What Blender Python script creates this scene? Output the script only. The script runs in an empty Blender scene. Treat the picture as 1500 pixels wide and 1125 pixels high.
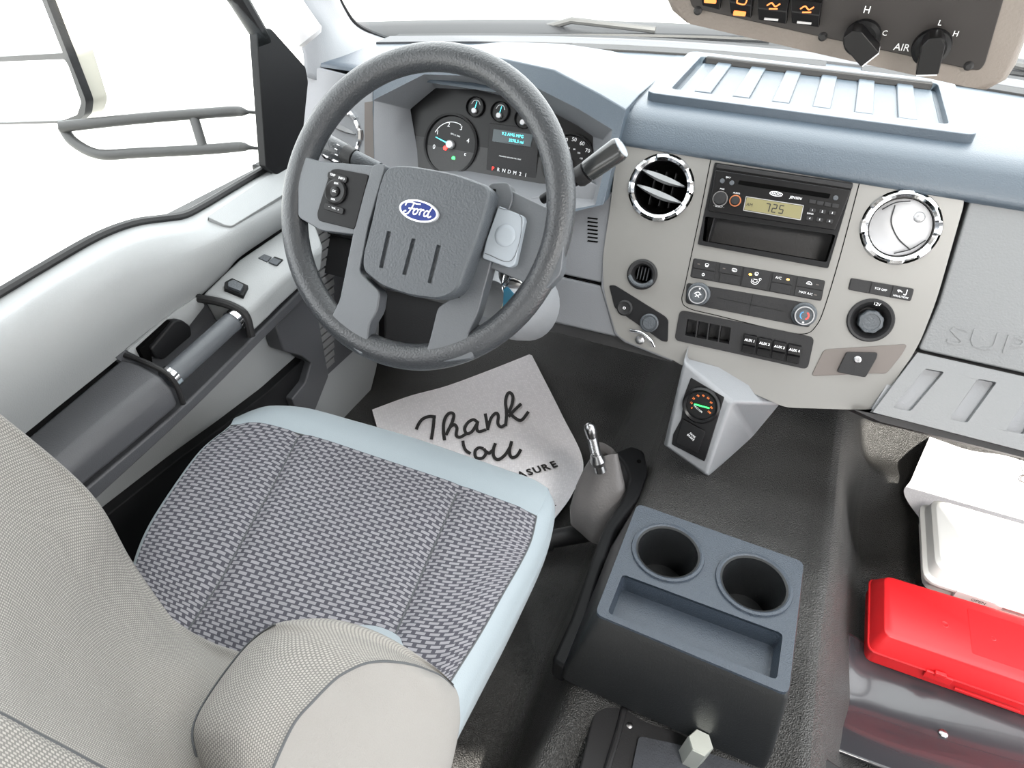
import bpy, bmesh, math, random
import numpy as np
from mathutils import Vector, Matrix
from mathutils.geometry import tessellate_polygon
from mathutils.noise import noise as mnoise
random.seed(3)
S = bpy.context.scene
COL = S.collection
# ---------------------------------------------------------------- camera
FPX = 979.0
_a = np.array([-2950, -852, FPX]); _b = np.array([547, -768, FPX])
_R = -_a / np.linalg.norm(_a); _F = _b - _R * (_b @ _R); _F /= np.linalg.norm(_F); _D = np.cross(_F, _R)
CP = np.array([0, 0, 1.0]); MW = np.array([_R, _F, -_D])
cam = bpy.data.cameras.new('camera'); camo = bpy.data.objects.new('camera', cam); COL.objects.link(camo)
cam.sensor_width = 36; cam.sensor_fit = 'HORIZONTAL'; cam.lens = FPX / 1500 * 36; cam.clip_start = .01
m = np.array([MW[:, 0], -MW[:, 1], -MW[:, 2]]).T
camo.matrix_world = Matrix([[*m[0], CP[0]], [*m[1], CP[1]], [*m[2], CP[2]], [0, 0, 0, 1]])
S.camera = camo
# ---------------------------------------------------------------- world, sun, exposure
wd = bpy.data.worlds.new('sky'); S.world = wd; wd.use_nodes = True
bg = wd.node_tree.nodes['Background']; bg.inputs[0].default_value = (.97, .985, 1, 1); bg.inputs[1].default_value = 4.8
sun = bpy.data.lights.new('sun', 'SUN'); sun.energy = 22; sun.angle = math.radians(1.2); sun.color = (1, .95, .86)
suno = bpy.data.objects.new('sun', sun); COL.objects.link(suno)
SUN_DIR = Vector((-1.0, 1.9, -1.4)).normalized()
suno.rotation_euler = SUN_DIR.to_track_quat('-Z', 'Y').to_euler()
suno.location = (3, -2, 4)
dome = bpy.data.lights.new('added_fill_light', 'AREA'); dome.shape = 'RECTANGLE'; dome.size = .24; dome.size_y = .2; dome.energy = 10; dome.color = (1, .97, .93)  # soft fill light added under the headliner to brighten the cab
fillo = bpy.data.objects.new('added_fill_light', dome); COL.objects.link(fillo); fillo.location = (.42, .12, 1.095)
vs = S.view_settings; vs.view_transform = 'Standard'; vs.look = 'None'; vs.gamma = 1; vs.use_curve_mapping = False; vs.exposure = 0.35
S.cycles.max_bounces = 8; S.cycles.diffuse_bounces = 5

# ---------------------------------------------------------------- pixel -> place helpers
def ray(px, py): return MW @ np.array([(px - 750) / FPX, (py - 562.5) / FPX, 1])
def hit(px, py, p0, n):
    r = ray(px, py); n = np.array(n, float)
    return CP + r * ((np.array(p0, float) - CP) @ n / (r @ n))
def PX(px, py, x): return hit(px, py, (x, 0, 0), (1, 0, 0))
def PY(px, py, y): return hit(px, py, (0, y, 0), (0, 1, 0))
def PZ(px, py, z): return hit(px, py, (0, 0, z), (0, 0, 1))
def PD(px, py, d): return CP + ray(px, py) * d
class Frame:
    def __init__(s, o, u, v):
        s.o = np.array(o, float); s.u = np.array(u, float); s.v = np.array(v, float)
        s.u /= np.linalg.norm(s.u); s.v -= s.u * (s.u @ s.v); s.v /= np.linalg.norm(s.v); s.n = np.cross(s.u, s.v)
    def uv(s, px, py, w=0):
        p = hit(px, py, s.o + s.n * w, s.n) - s.o
        return (p @ s.u, p @ s.v)
    def P(s, L, w=0): return [s.uv(x, y, w) for x, y in L]
    def W(s, u, v, w=0): return s.o + s.u * u + s.v * v + s.n * w
    def at(s, px, py, w=0): return s.W(*s.uv(px, py, w), w)

# ---------------------------------------------------------------- mesh helpers
ORG = {}
def thing(name, label, cat, loc, group=None):
    o = bpy.data.objects.new(name, None); COL.objects.link(o); o.location = loc; o.empty_display_size = .03
    ORG[o.name] = np.array(loc, float); o['label'] = label; o['category'] = cat
    if group: o['group'] = group
    return o
def mesh(name, V, F, mat, parent=None, smooth=True, bevel=0, seg=2, solid=0, uv=None, label=None, ang=35):
    V = np.array([np.array(v, float) for v in V])
    if parent is not None: org = ORG[parent.name]
    else:
        lo, hi = V.min(0), V.max(0); org = np.array([(lo[0] + hi[0]) / 2, (lo[1] + hi[1]) / 2, lo[2]])
    me = bpy.data.meshes.new(name); me.from_pydata([tuple(v - org) for v in V], [], [tuple(f) for f in F])
    if uv is not None:
        ul = me.uv_layers.new(name='UVMap'); vi = np.zeros(len(me.loops), int); me.loops.foreach_get('vertex_index', vi)
        ul.data.foreach_set('uv', np.array(uv)[vi].ravel())
    bm = bmesh.new(); bm.from_mesh(me); bmesh.ops.remove_doubles(bm, verts=bm.verts, dist=1e-6)
    if solid <= 0 and uv is None: bmesh.ops.recalc_face_normals(bm, faces=bm.faces)
    bm.to_mesh(me); bm.free()
    me.materials.append(mat)
    if smooth:
        me.polygons.foreach_set('use_smooth', [True] * len(me.polygons))
        if not bevel: me.set_sharp_from_angle(angle=math.radians(ang))
    o = bpy.data.objects.new(name, me); COL.objects.link(o); ORG[o.name] = org
    if parent is not None: o.parent = parent
    else: o.location = org
    if solid:
        md = o.modifiers.new('solid', 'SOLIDIFY'); md.thickness = abs(solid); md.offset = -1
    if bevel:
        md = o.modifiers.new('bevel', 'BEVEL'); md.width = bevel; md.segments = seg; md.limit_method = 'ANGLE'; md.angle_limit = math.radians(32)
        md.harden_normals = True
    if label: o['label'] = label
    return o
def tag(o, label, cat, group=None):
    o['label'] = label; o['category'] = cat
    if group: o['group'] = group
    return o
def struct(o): o['kind'] = 'structure'; return o
def fillet(L, r, n=4):
    out = []; N = len(L); r = r if hasattr(r, '__len__') else [r] * N
    for i in range(N):
        p0, p, p1 = np.array(L[i - 1]), np.array(L[i]), np.array(L[(i + 1) % N])
        a = p0 - p; b = p1 - p; la, lb = np.linalg.norm(a), np.linalg.norm(b)
        rr = min(r[i], la * .45, lb * .45)
        if rr <= 1e-6: out.append(tuple(p)); continue
        A = p + a / la * rr; B = p + b / lb * rr
        for k in range(n + 1):
            t = k / n; out.append(tuple((1 - t) ** 2 * A + 2 * t * (1 - t) * p + t * t * B))
    return out
def circ(u, v, r, n=32, r2=None, a=0):
    r2 = r2 or r; c, s_ = math.cos(a), math.sin(a); o = []
    for k in range(n):
        t = 2 * math.pi * k / n; x, y = r * math.cos(t), r2 * math.sin(t); o.append((u + x * c - y * s_, v + x * s_ + y * c))
    return o
def rect(u0, v0, u1, v1, r=0):
    L = [(u0, v0), (u1, v0), (u1, v1), (u0, v1)]
    return fillet(L, r) if r else L
def plate_geo(fr, outer, holes, w0, w1):
    loops = [outer] + list(holes)
    flat = [p for l in loops for p in l]; n = len(flat)
    tr = tessellate_polygon([[Vector((p[0], p[1], 0)) for p in l] for l in loops])
    V = [fr.W(p[0], p[1], w1) for p in flat] + [fr.W(p[0], p[1], w0) for p in flat]
    if not holes: F = [tuple(range(n)), tuple(range(2 * n - 1, n - 1, -1))]
    else: F = [tuple(t) for t in tr] + [tuple(i + n for i in reversed(t)) for t in tr]
    k = 0
    for l in loops:
        m_ = len(l)
        for i in range(m_): a_, b_ = k + i, k + (i + 1) % m_; F.append((a_, b_, b_ + n, a_ + n))
        k += m_
    return V, F
def plate(name, fr, outer, w0, w1, mat, parent=None, holes=(), bevel=0, **k):
    V, F = plate_geo(fr, outer, holes, w0, w1)
    return mesh(name, V, F, mat, parent, bevel=bevel, **k)
def pplate(name, fr, pix, w0, w1, mat, parent=None, r=0, holes=(), bevel=0, **k):
    L = fr.P(pix, w1)
    if r: L = fillet(L, r)
    return plate(name, fr, L, w0, w1, mat, parent, holes, bevel, **k)
def loft(name, loops, mat, parent=None, closed=True, cap0=False, cap1=False, **k):
    V = []; F = []; n = len(loops[0])
    for l in loops: V += [np.array(p) for p in l]
    for j in range(len(loops) - 1):
        for i in range(n if closed else n - 1):
            a_, b_ = j * n + i, j * n + (i + 1) % n; F.append((a_, b_, b_ + n, a_ + n))
    if cap0: F.append(tuple(range(n - 1, -1, -1)))
    if cap1: F.append(tuple(range((len(loops) - 1) * n, len(loops) * n)))
    return mesh(name, V, F, mat, parent, **k)
def lathe(name, o, n, prof, mat, parent=None, seg=40, ref=(1, 0, 0), **k):
    n = np.array(n, float); n /= np.linalg.norm(n); u = np.array(ref, float); u -= n * (u @ n)
    if np.linalg.norm(u) < .1: u = np.array([0, 1., 0]); u -= n * (u @ n)
    u /= np.linalg.norm(u); v = np.cross(n, u); o = np.array(o, float)
    lp = [[o + n * h + (u * math.cos(2 * math.pi * i / seg) + v * math.sin(2 * math.pi * i / seg)) * max(r, 1e-5) for i in range(seg)] for r, h in prof]
    return loft(name, lp, mat, parent, **k)
def cm(P, n=6, closed=False):
    P = [np.array(p, float) for p in P]; N = len(P); out = []
    rng = range(N if closed else N - 1)
    for i in rng:
        p1, p2 = P[i], P[(i + 1) % N]
        p0 = P[i - 1] if (i > 0 or closed) else 2 * p1 - p2
        p3 = P[(i + 2) % N] if (i + 2 < N or closed) else 2 * p2 - p1
        for k in range(n):
            t = k / n; out.append(.5 * ((2 * p1) + (-p0 + p2) * t + (2 * p0 - 5 * p1 + 4 * p2 - p3) * t * t + (-p0 + 3 * p1 - 3 * p2 + p3) * t ** 3))
    if not closed: out.append(P[-1])
    return out
def tube_geo(P, r, seg=12, closed=False, flat=1.0):
    P = [np.array(p, float) for p in P]; N = len(P); r = r if hasattr(r, '__len__') else [r] * N
    V = []; F = []; up = None
    for i in range(N):
        t = (P[(i + 1) % N] - P[i - 1]) if closed else (P[min(i + 1, N - 1)] - P[max(i - 1, 0)])
        t /= np.linalg.norm(t)
        if up is None: up = np.array([0, 0, 1.]) if abs(t[2]) < .9 else np.array([1., 0, 0])
        s_ = np.cross(t, up); s_ /= np.linalg.norm(s_); up = np.cross(s_, t)
        for k in range(seg):
            a_ = 2 * math.pi * k / seg; V.append(P[i] + (s_ * math.cos(a_) + up * math.sin(a_) * flat) * r[i])
    for i in range(N if closed else N - 1):
        for k in range(seg):
            j = (i + 1) % N; F.append((i * seg + k, i * seg + (k + 1) % seg, j * seg + (k + 1) % seg, j * seg + k))
    if not closed: F += [tuple(range(seg - 1, -1, -1)), tuple(range((N - 1) * seg, N * seg))]
    return V, F
def tube(name, P, r, mat, parent=None, seg=12, closed=False, **k):
    V, F = tube_geo(P, r, seg, closed); return mesh(name, V, F, mat, parent, **k)
def join(geos):
    V = []; F = []
    for v, f in geos:
        b = len(V); V += list(v); F += [tuple(i + b for i in q) for q in f]
    return V, F
def resample(P, n):
    P = cm(P, 8) if len(P) > 2 else [np.array(p, float) for p in P]
    P = np.array(P); d = np.r_[0, np.cumsum(np.linalg.norm(np.diff(P, axis=0), axis=1))]
    t = np.linspace(0, d[-1], n); return np.array([np.interp(t, d, P[:, i]) for i in range(3)]).T
def patch(name, rows, mat, parent=None, n=40, sub=5, solid=0, linear=False, fn=None, **k):
    R_ = [resample(r, n) for r in rows]
    if not linear and len(R_) > 2:
        G = np.array([cm([R_[j][i] for j in range(len(R_))], sub) for i in range(n)]).transpose(1, 0, 2)
    else: G = np.array(R_)
    if fn: G = fn(G)
    m_ = G.shape[0]; V = G.reshape(-1, 3)
    F = [(j * n + i, j * n + i + 1, (j + 1) * n + i + 1, (j + 1) * n + i) for j in range(m_ - 1) for i in range(n - 1)]
    mid = n // 2
    lu = np.r_[0, np.cumsum(np.linalg.norm(np.diff(G[m_ // 2], axis=0), axis=1))]
    lv = np.r_[0, np.cumsum(np.linalg.norm(np.diff(G[:, mid], axis=0), axis=1))]
    uv = [(lu[i], lv[j]) for j in range(m_) for i in range(n)]
    return mesh(name, V, F, mat, parent, solid=solid, uv=uv, ang=60, **k), G
def box_geo(fr, u0, v0, w0, u1, v1, w1): return plate_geo(fr, rect(u0, v0, u1, v1), [], w0, w1)
def box(name, fr, u0, v0, w0, u1, v1, w1, mat, parent=None, r=0, bevel=0, **k):
    return plate(name, fr, rect(u0, v0, u1, v1, r), w0, w1, mat, parent, bevel=bevel, **k)
def text(s_, fr, u, v, size, mat, parent, w, ang=0, ext=.0002, align='CENTER', shear=0, sx=1, name='lettering', bold=0):
    cu = bpy.data.curves.new('t', 'FONT'); cu.body = s_; cu.size = size; cu.extrude = ext; cu.align_x = align; cu.align_y = 'CENTER'; cu.shear = shear; cu.offset = bold
    cu.resolution_u = 2
    o = bpy.data.objects.new('t', cu); COL.objects.link(o); dg = bpy.context.evaluated_depsgraph_get()
    me = bpy.data.meshes.new_from_object(o.evaluated_get(dg)); bpy.data.objects.remove(o); bpy.data.curves.remove(cu)
    c, q = math.cos(ang), math.sin(ang)
    V = [fr.W(u + (p.co.x * sx) * c - p.co.y * q, v + (p.co.x * sx) * q + p.co.y * c, w + p.co.z) for p in me.vertices]
    F = [tuple(f.vertices) for f in me.polygons]; bpy.data.meshes.remove(me)
    return mesh(name, V, F, mat, parent, smooth=False)
def ribbon(name, strokes, width, place, mat, parent, close=False):
    """strokes: lists of 2-D points; place(p)->3-D"""
    V = []; F = []
    for st in strokes:
        P = np.array(cm([(*p, 0) for p in st], 6))[:, :2] if len(st) > 2 else np.array(st, float)
        T = np.gradient(P, axis=0); T /= np.linalg.norm(T, axis=1)[:, None] + 1e-9
        N_ = np.c_[-T[:, 1], T[:, 0]]; b = len(V)
        for i in range(len(P)):
            V += [place(P[i] - N_[i] * width / 2), place(P[i] + N_[i] * width / 2)]
        F += [(b + 2 * i, b + 2 * i + 1, b + 2 * i + 3, b + 2 * i + 2) for i in range(len(P) - 1)]
    o = mesh(name, V, F, mat, parent, smooth=False); return o

# ---------------------------------------------------------------- materials
def mat(name, col, rough=.5, metal=0, bump=0, bscale=300, spec=.5, emit=None, estr=0, coat=0, var=0, bdist=.001, sheen=0):
    m_ = bpy.data.materials.new(name); m_.use_nodes = True; nt = m_.node_tree; b = nt.nodes['Principled BSDF']
    b.inputs['Base Color'].default_value = (*col, 1); b.inputs['Roughness'].default_value = rough; b.inputs['Metallic'].default_value = metal
    b.inputs['Specular IOR Level'].default_value = spec; b.inputs['Coat Weight'].default_value = coat
    if sheen: b.inputs['Sheen Weight'].default_value = sheen
    if emit: b.inputs['Emission Color'].default_value = (*emit, 1); b.inputs['Emission Strength'].default_value = estr
    tc = nt.nodes.new('ShaderNodeTexCoord')
    if bump:
        nz = nt.nodes.new('ShaderNodeTexNoise'); nz.inputs['Scale'].default_value = bscale; nz.inputs['Detail'].default_value = 2
        bp = nt.nodes.new('ShaderNodeBump'); bp.inputs['Strength'].default_value = bump; bp.inputs['Distance'].default_value = bdist
        nt.links.new(tc.outputs['Object'], nz.inputs['Vector']); nt.links.new(nz.outputs[0], bp.inputs['Height']); nt.links.new(bp.outputs[0], b.inputs['Normal'])
    if var:
        n2 = nt.nodes.new('ShaderNodeTexNoise'); n2.inputs['Scale'].default_value = 14
        mx = nt.nodes.new('ShaderNodeMixRGB'); mx.blend_type = 'MULTIPLY'; mx.inputs[0].default_value = var; mx.inputs[1].default_value = (*col, 1)
        nt.links.new(tc.outputs['Object'], n2.inputs['Vector']); nt.links.new(n2.outputs[0], mx.inputs[2]); nt.links.new(mx.outputs[0], b.inputs['Base Color'])
    return m_
M = dict(
    wheel=mat('wheel_grain_plastic', (.030, .033, .037), .36, bump=.8, bscale=420),
    spoke=mat('spoke_grey_plastic', (.066, .073, .082), .42, bump=.3, bscale=500),
    hub=mat('hub_grain_plastic', (.047, .054, .062), .5, bump=.9, bscale=380),
    insert=mat('spoke_insert_grey', (.24, .27, .30), .45),
    dash=mat('dash_slate_plastic', (.046, .062, .080), .40, spec=.6, bump=.45, bscale=500),
    dashin=mat('dash_grey_plastic', (.13, .135, .145), .5, bump=.25, bscale=500),
    trim=mat('light_grey_plastic', (.17, .178, .19), .45, bump=.3, bscale=500), door=mat('door_grey_plastic', (.25, .26, .265), .5, bump=.3, bscale=500),
    bezel=mat('silver_beige_paint', (.17, .167, .159), .42, metal=.2),
    glove=mat('glove_box_grey', (.125, .13, .134), .5, bump=.5, bscale=350), grip=mat('lever_grip_black', (.022, .024, .025), .22),
    black=mat('matte_black_plastic', (.007, .0072, .008), .5, spec=.18, bump=.1, bscale=600),
    gloss=mat('gloss_black_plastic', (.006, .006, .0066), .3, spec=.2),
    void=mat('dark_cavity', (.002, .002, .002), .9, spec=.03),
    char=mat('charcoal_plastic', (.017, .017, .018), .5, spec=.22, bump=.25, bscale=500),
    arm=mat('armrest_charcoal', (.052, .054, .06), .5, bump=.35, bscale=700),
    chrome=mat('chrome', (.62, .63, .65), .10, metal=1),
    satin=mat('satin_silver', (.36, .36, .37), .38, metal=.6), vane=mat('vane_grey', (.17, .175, .18), .4, metal=.2),
    steel=mat('steel', (.35, .35, .36), .3, metal=1),
    console=mat('console_slate_plastic', (.022, .031, .044), .42, bump=.8, bscale=600),
    ctray=mat('console_black_plastic', (.009, .010, .011), .42, spec=.28, bump=.3, bscale=600),
    red=mat('red_plastic', (.55, .012, .016), .38, bump=.05, bscale=200),
    white=mat('white_plastic', (.72, .72, .70), .4),
    wprint=mat('white_print', (.75, .76, .78), .6),
    paper=None, ink=mat('ink', (.012, .010, .010), .7),
    blue=mat('emblem_blue', (.006, .020, .14), .35, spec=.3),
    wire=mat('emblem_chrome', (.75, .77, .8), .2, metal=.6),
    amber=mat('amber_lamp', (.9, .5, .1), .4, emit=(1, .45, .05), estr=6),
    redlit=mat('red_lamp', (.8, .02, .02), .4, emit=(1, .03, .02), estr=2.5),
    greenlit=mat('green_lamp', (.02, .7, .1), .4, emit=(.05, 1, .15), estr=2),
    cyanlit=mat('cyan_segment', (.1, .8, .85), .4, emit=(.12, .9, 1), estr=1.3),
    orange=mat('orange_print', (.8, .2, .04), .5, emit=(1, .25, .05), estr=.5),
    bluepr=mat('blue_print', (.05, .25, .55), .5),
    redpr=mat('red_print', (.6, .05, .04), .5),
    lcd=mat('lcd_olive', (.15, .135, .062), .4, emit=(.55, .50, .2), estr=.04),
    lcdoff=mat('lcd_dark', (.022, .035, .042), .3),
    leather=mat('boot_leather', (.11, .105, .105), .5, bump=.5, bscale=260),
    vinyl=None, beige=mat('taupe_plastic', (.13, .112, .098), .55, bump=.4, bscale=500),
    taupe=mat('taupe_panel', (.10, .085, .078), .5),
    tagb=mat('key_tag_blue', (.03, .25, .42), .4), tagy=mat('key_tag_cream', (.75, .70, .45), .5),
    pillar=mat('pillar_fabric_grey', (.42, .42, .43), .7, bump=.3, bscale=700),
    headliner=mat('headliner_fabric', (.34, .33, .32), .9, bump=.4, bscale=500),
    grille=mat('grille_grey', (.15, .15, .152), .5),
    seatv=mat('seat_vinyl_grey', (.225, .265, .29), .6, bump=.25, bscale=700, sheen=.1),
    thread=mat('seam_thread', (.06, .065, .07), .8),
    rubber=mat('black_rubber', (.010, .010, .011), .5, bump=.3, bscale=300),
    ground=mat('pale_concrete', (.62, .62, .60), .9, bump=.3, bscale=20, var=.3),
    cream=mat('painted_mirror_shell', (.50, .48, .42), .4),
    mglass=mat('mirror_glass', (.9, .92, .93), .02, metal=1),
    tube=mat('mirror_arm_grey', (.035, .035, .035), .5),
    carpet=mat('speckled_carpet', (.05, .055, .065), .95, bump=1, bscale=400, var=.6),
)
def fabric(name, base, dark, su, sv, coord='UV', mort=.22, rough=.85, offset=.5, brick=1.0, smooth=.1, bump=.4):
    m_ = bpy.data.materials.new(name); m_.use_nodes = True; nt = m_.node_tree; b = nt.nodes['Principled BSDF']
    b.inputs['Roughness'].default_value = rough; b.inputs['Specular IOR Level'].default_value = .2
    tc = nt.nodes.new('ShaderNodeTexCoord'); br = nt.nodes.new('ShaderNodeTexBrick')
    mp = nt.nodes.new('ShaderNodeMapping'); mp.inputs['Scale'].default_value = (1 / su, 1 / sv, 1)
    nt.links.new(tc.outputs[coord], mp.inputs[0])
    nz = nt.nodes.new('ShaderNodeTexNoise'); nz.inputs['Scale'].default_value = 9
    br.offset = offset; br.squash = 1
    br.inputs['Scale'].default_value = 1; br.inputs['Brick Width'].default_value = 1; br.inputs['Row Height'].default_value = 1
    br.inputs['Mortar Size'].default_value = mort; br.inputs['Mortar Smooth'].default_value = smooth
    br.inputs['Color1'].default_value = (*base, 1); br.inputs['Color2'].default_value = (*[c * .88 for c in base], 1); br.inputs['Mortar'].default_value = (*dark, 1)
    nt.links.new(mp.outputs[0], br.inputs[0]); nt.links.new(br.outputs[0], b.inputs['Base Color'])
    bp = nt.nodes.new('ShaderNodeBump'); bp.inputs['Strength'].default_value = bump; bp.inputs['Distance'].default_value = .0006; bp.invert = True
    nt.links.new(br.outputs['Fac'], bp.inputs['Height']); nt.links.new(bp.outputs[0], b.inputs['Normal'])
    return m_
M['insertfab'] = fabric('seat_insert_weave', (.20, .20, .218), (.05, .05, .062), .0165, .0052, mort=.16)
M['backfab'] = fabric('seat_back_mesh', (.32, .31, .288), (.15, .146, .14), .0034, .0030, mort=.24, smooth=.4)
M['paper'] = fabric('embossed_paper', (.86, .84, .86), (.76, .74, .77), .005, .005, mort=.12, offset=0, rough=.9)
def vinyl():
    m_ = mat('black_floor_vinyl', (.022, .0215, .0205), .38, spec=.7); nt = m_.node_tree; b = nt.nodes['Principled BSDF']
    tc = nt.nodes.new('ShaderNodeTexCoord'); vo = nt.nodes.new('ShaderNodeTexVoronoi'); vo.inputs['Scale'].default_value = 520
    nz = nt.nodes.new('ShaderNodeTexNoise'); nz.inputs['Scale'].default_value = 800; nz.inputs['Detail'].default_value = 2
    ad = nt.nodes.new('ShaderNodeMath'); ad.operation = 'ADD'
    bp = nt.nodes.new('ShaderNodeBump'); bp.inputs['Strength'].default_value = 1; bp.inputs['Distance'].default_value = .0017
    nt.links.new(tc.outputs['Object'], vo.inputs['Vector']); nt.links.new(tc.outputs['Object'], nz.inputs['Vector'])
    nt.links.new(vo.outputs['Distance'], ad.inputs[0]); nt.links.new(nz.outputs[0], ad.inputs[1]); nt.links.new(ad.outputs[0], bp.inputs['Height'])
    nt.links.new(bp.outputs[0], b.inputs['Normal']); return m_
M['vinyl'] = vinyl()
def glass():
    m_ = bpy.data.materials.new('window_glass'); m_.use_nodes = True; nt = m_.node_tree; nt.nodes.remove(nt.nodes['Principled BSDF'])
    t = nt.nodes.new('ShaderNodeBsdfTransparent'); t.inputs[0].default_value = (.93, .96, .95, 1)
    g = nt.nodes.new('ShaderNodeBsdfGlossy'); g.inputs['Roughness'].default_value = .0
    fz = nt.nodes.new('ShaderNodeFresnel'); fz.inputs[0].default_value = 1.45
    mx = nt.nodes.new('ShaderNodeMixShader'); nt.links.new(fz.outputs[0], mx.inputs[0]); nt.links.new(t.outputs[0], mx.inputs[1]); nt.links.new(g.outputs[0], mx.inputs[2])
    nt.links.new(mx.outputs[0], nt.nodes['Material Output'].inputs[0]); return m_
M['glass'] = glass()

# frames
XYZ = Frame((0, 0, 0), (1, 0, 0), (0, 1, 0))
DF = Frame((0, .9844, .614), (1, 0, 0), (0, .397, .917))       # dashboard face (n points at the driver)
WF = Frame((-.4052, .6561, .6586), (1, 0, 0), (0, math.sin(.5712), math.cos(.5712)))   # steering wheel plane
def wl(*P): return [np.array(p, float) for p in P]

# ================================================================ SETTING
# ground outside
struct(mesh('ground', [(-9, -9, -.75), (9, -9, -.75), (9, 9, -.75), (-9, 9, -.75)], [(0, 1, 2, 3)], M['ground']))
# floor: one heightfield with footwells, tunnel, folds
def floor_z(x, y):
    def ss(a, b, t): t = min(max((t - a) / (b - a), 0), 1); return t * t * (3 - 2 * t)
    top = .150 + .06 * ss(.85, 1.35, y)
    l = ss(-.165 - .05 * ss(.9, 1.1, y), -.085, x); rr = 1 - ss(.185, .30, x)
    z = top * l * rr + (.035 + .0 * y) * ss(.17, .25, x)
    z += .016 * math.exp(-((x - .19 - .02 * math.sin(y * 9)) / .035) ** 2) * ss(.55, .9, y) * (1 - ss(1.2, 1.3, y))       # raised fold along the tunnel
    z += .03 * math.exp(-((x - .29) / .05) ** 2 - ((y - 1.13) / .05) ** 2)
    z -= .02 * math.exp(-((x - .27) / .04) ** 2 - ((y - .98) / .07) ** 2)
    z += .012 * mnoise(Vector((x * 6, y * 6, 2))) * ss(-.3, -.15, x)
    z += .03 * math.exp(-((x + .10 - .35 * (y - .35)) / .035) ** 2) * (1 - ss(.35, .5, y)) - .05 * (1 - ss(.3, .55, y)) * ss(-.3, -.12, x) * (1 - ss(.15, .22, x))
    z += .35 * ss(1.22, 1.62, y)
    z += .006 * mnoise(Vector((x * 14, y * 14, 7)))
    return z
nx, ny = 130, 150; V = []; F = []
for j in range(ny):
    for i in range(nx):
        x = -.86 + 1.76 * i / (nx - 1); y = -.1 + 1.75 * j / (ny - 1); V.append((x, y, floor_z(x, y)))
for j in range(ny - 1):
    for i in range(nx - 1): a = j * nx + i; F.append((a, a + 1, a + nx + 1, a + nx))
struct(mesh('floor', V, F, M['vinyl'], ang=80))
# firewall and rear wall, right side
XZ = Frame((0, 0, 0), (1, 0, 0), (0, 0, 1))   # n = -Y
YZ = Frame((0, 0, 0), (0, 1, 0), (0, 0, 1))   # n = +X
struct(plate('wall_front', XZ, rect(-.86, 0, .9, .64), -1.70, -1.66, M['rubber']))
struct(plate('wall_back', XZ, rect(-.86, -.05, .9, 1.10), .62, .66, M['headliner'], holes=[rect(-.70, .40, .74, .73, .05)]))
struct(plate('ceiling', XYZ, fillet([(-.86, -.66), (.90, -.66), (.90, .58), (.78, .70), (-.72, .70), (-.82, .58)], .06), 1.125, 1.15, M['headliner'], bevel=.005))
struct(plate('wall_right', YZ, [(-.66, -.05), (1.5, -.05), (1.5, .60), (1.12, .62), (1.10, .05), (.04, .05), (.04, 1.0), (1.0, 1.0), (1.0, 1.12), (-.66, 1.12)], .87, .90, M['trim']))   # passenger door stands open
struct(mesh('trim_1', *join([tube_geo(wl((.86, 1.02, .62), (.80, .80, .95), (.73, .62, 1.12)), [.035, .03, .035], 10), tube_geo(wl((.86, -.1, .6), (.78, -.12, 1.12)), [.06, .05], 8)]), M['pillar']))

dl = thing('added_fill_lamp', 'white rectangular fill lamp added on the headliner out of view', 'lamp', (.42, .12, 1.10))  # unseen housing added to carry the fill light
plate('fill_lamp_base', XYZ, fillet([(.28, .0), (.56, .0), (.56, .24), (.28, .24)], .03), 1.100, 1.124, M['white'], dl, bevel=.004)
# windshield: curved sheet from the cowl to the header
def ws(x): return 1.56 - .42 * x * x
rows = []
for k in range(6):
    t = k / 5; rows.append([np.array([x * (1 - .12 * t), ws(x) * (1 - t) + t * (.70 - .1 * x * x), .67 + .45 * t + .02 * math.sin(math.pi * t)]) for x in np.linspace(-.83, .83, 9)])
o, _ = patch('window_1', rows, M['glass'], n=24, sub=2); struct(o)

# ================================================================ DASHBOARD
dash = thing('dashboard', 'grey dashboard with silver centre panel spanning the cab under the windshield', 'dashboard', (0, 1.2, .36))
# pad: profile swept across the cab
prof = [(1.003, .652), (.9985, .660), (1.004, .672), (1.0125, .685), (1.020, .694), (1.032, .700), (1.052, .7035), (1.10, .705)]
rows = []
xs = list(np.linspace(-.262, .9, 24))
for (y, z) in prof: rows.append(wl(*[(x, y, z) for x in xs]))
rows.append(wl(*[(x, 1.25, .706) for x in xs])); rows.append(wl(*[(x, ws(x) - .035, .70) for x in xs])); rows.append(wl(*[(x, ws(x) - .02, .66) for x in xs]))
patch('dash_pad', rows, M['dash'], dash, n=50, sub=3)
xs = list(np.linspace(-.84, -.25, 12))
rows = [wl(*[(x, 1.025, .697) for x in xs]), wl(*[(x, 1.045, .7045) for x in xs]), wl(*[(x, 1.2, .7055) for x in xs]), wl(*[(x, ws(x) - .04, .70) for x in xs]), wl(*[(x, ws(x) - .02, .66) for x in xs])]
patch('driver_side_pad', rows, M['dash'], dash, n=40, sub=3)
# defroster strip along the glass
V = []; F = []
def strip(name, x0, x1, d0, d1, z, m_, parent, n=20):
    A = [np.array((x, ws(x) - d0, z)) for x in np.linspace(x0, x1, n)]; B = [np.array((x, ws(x) - d1, z + .002)) for x in np.linspace(x0, x1, n)]
    C_ = [p - np.array((0, 0, .01)) for p in B]; D_ = [p - np.array((0, 0, .01)) for p in A]
    return loft(name, [[a, b, c, d] for a, b, c, d in zip(A, B, C_, D_)], m_, parent, cap0=True, cap1=True, bevel=.001)
strip('defroster_grille', -.46, .0, .150, .120, .709, M['char'], dash)
strip('defroster_grille', .06, .5, .150, .120, .709, M['char'], dash)
strip('windshield_ledge', -.80, .86, .105, .055, .709, M['arm'], dash)
strip('cowl_shadow_gap', -.80, .86, .055, .02, .707, M['black'], dash)
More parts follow.
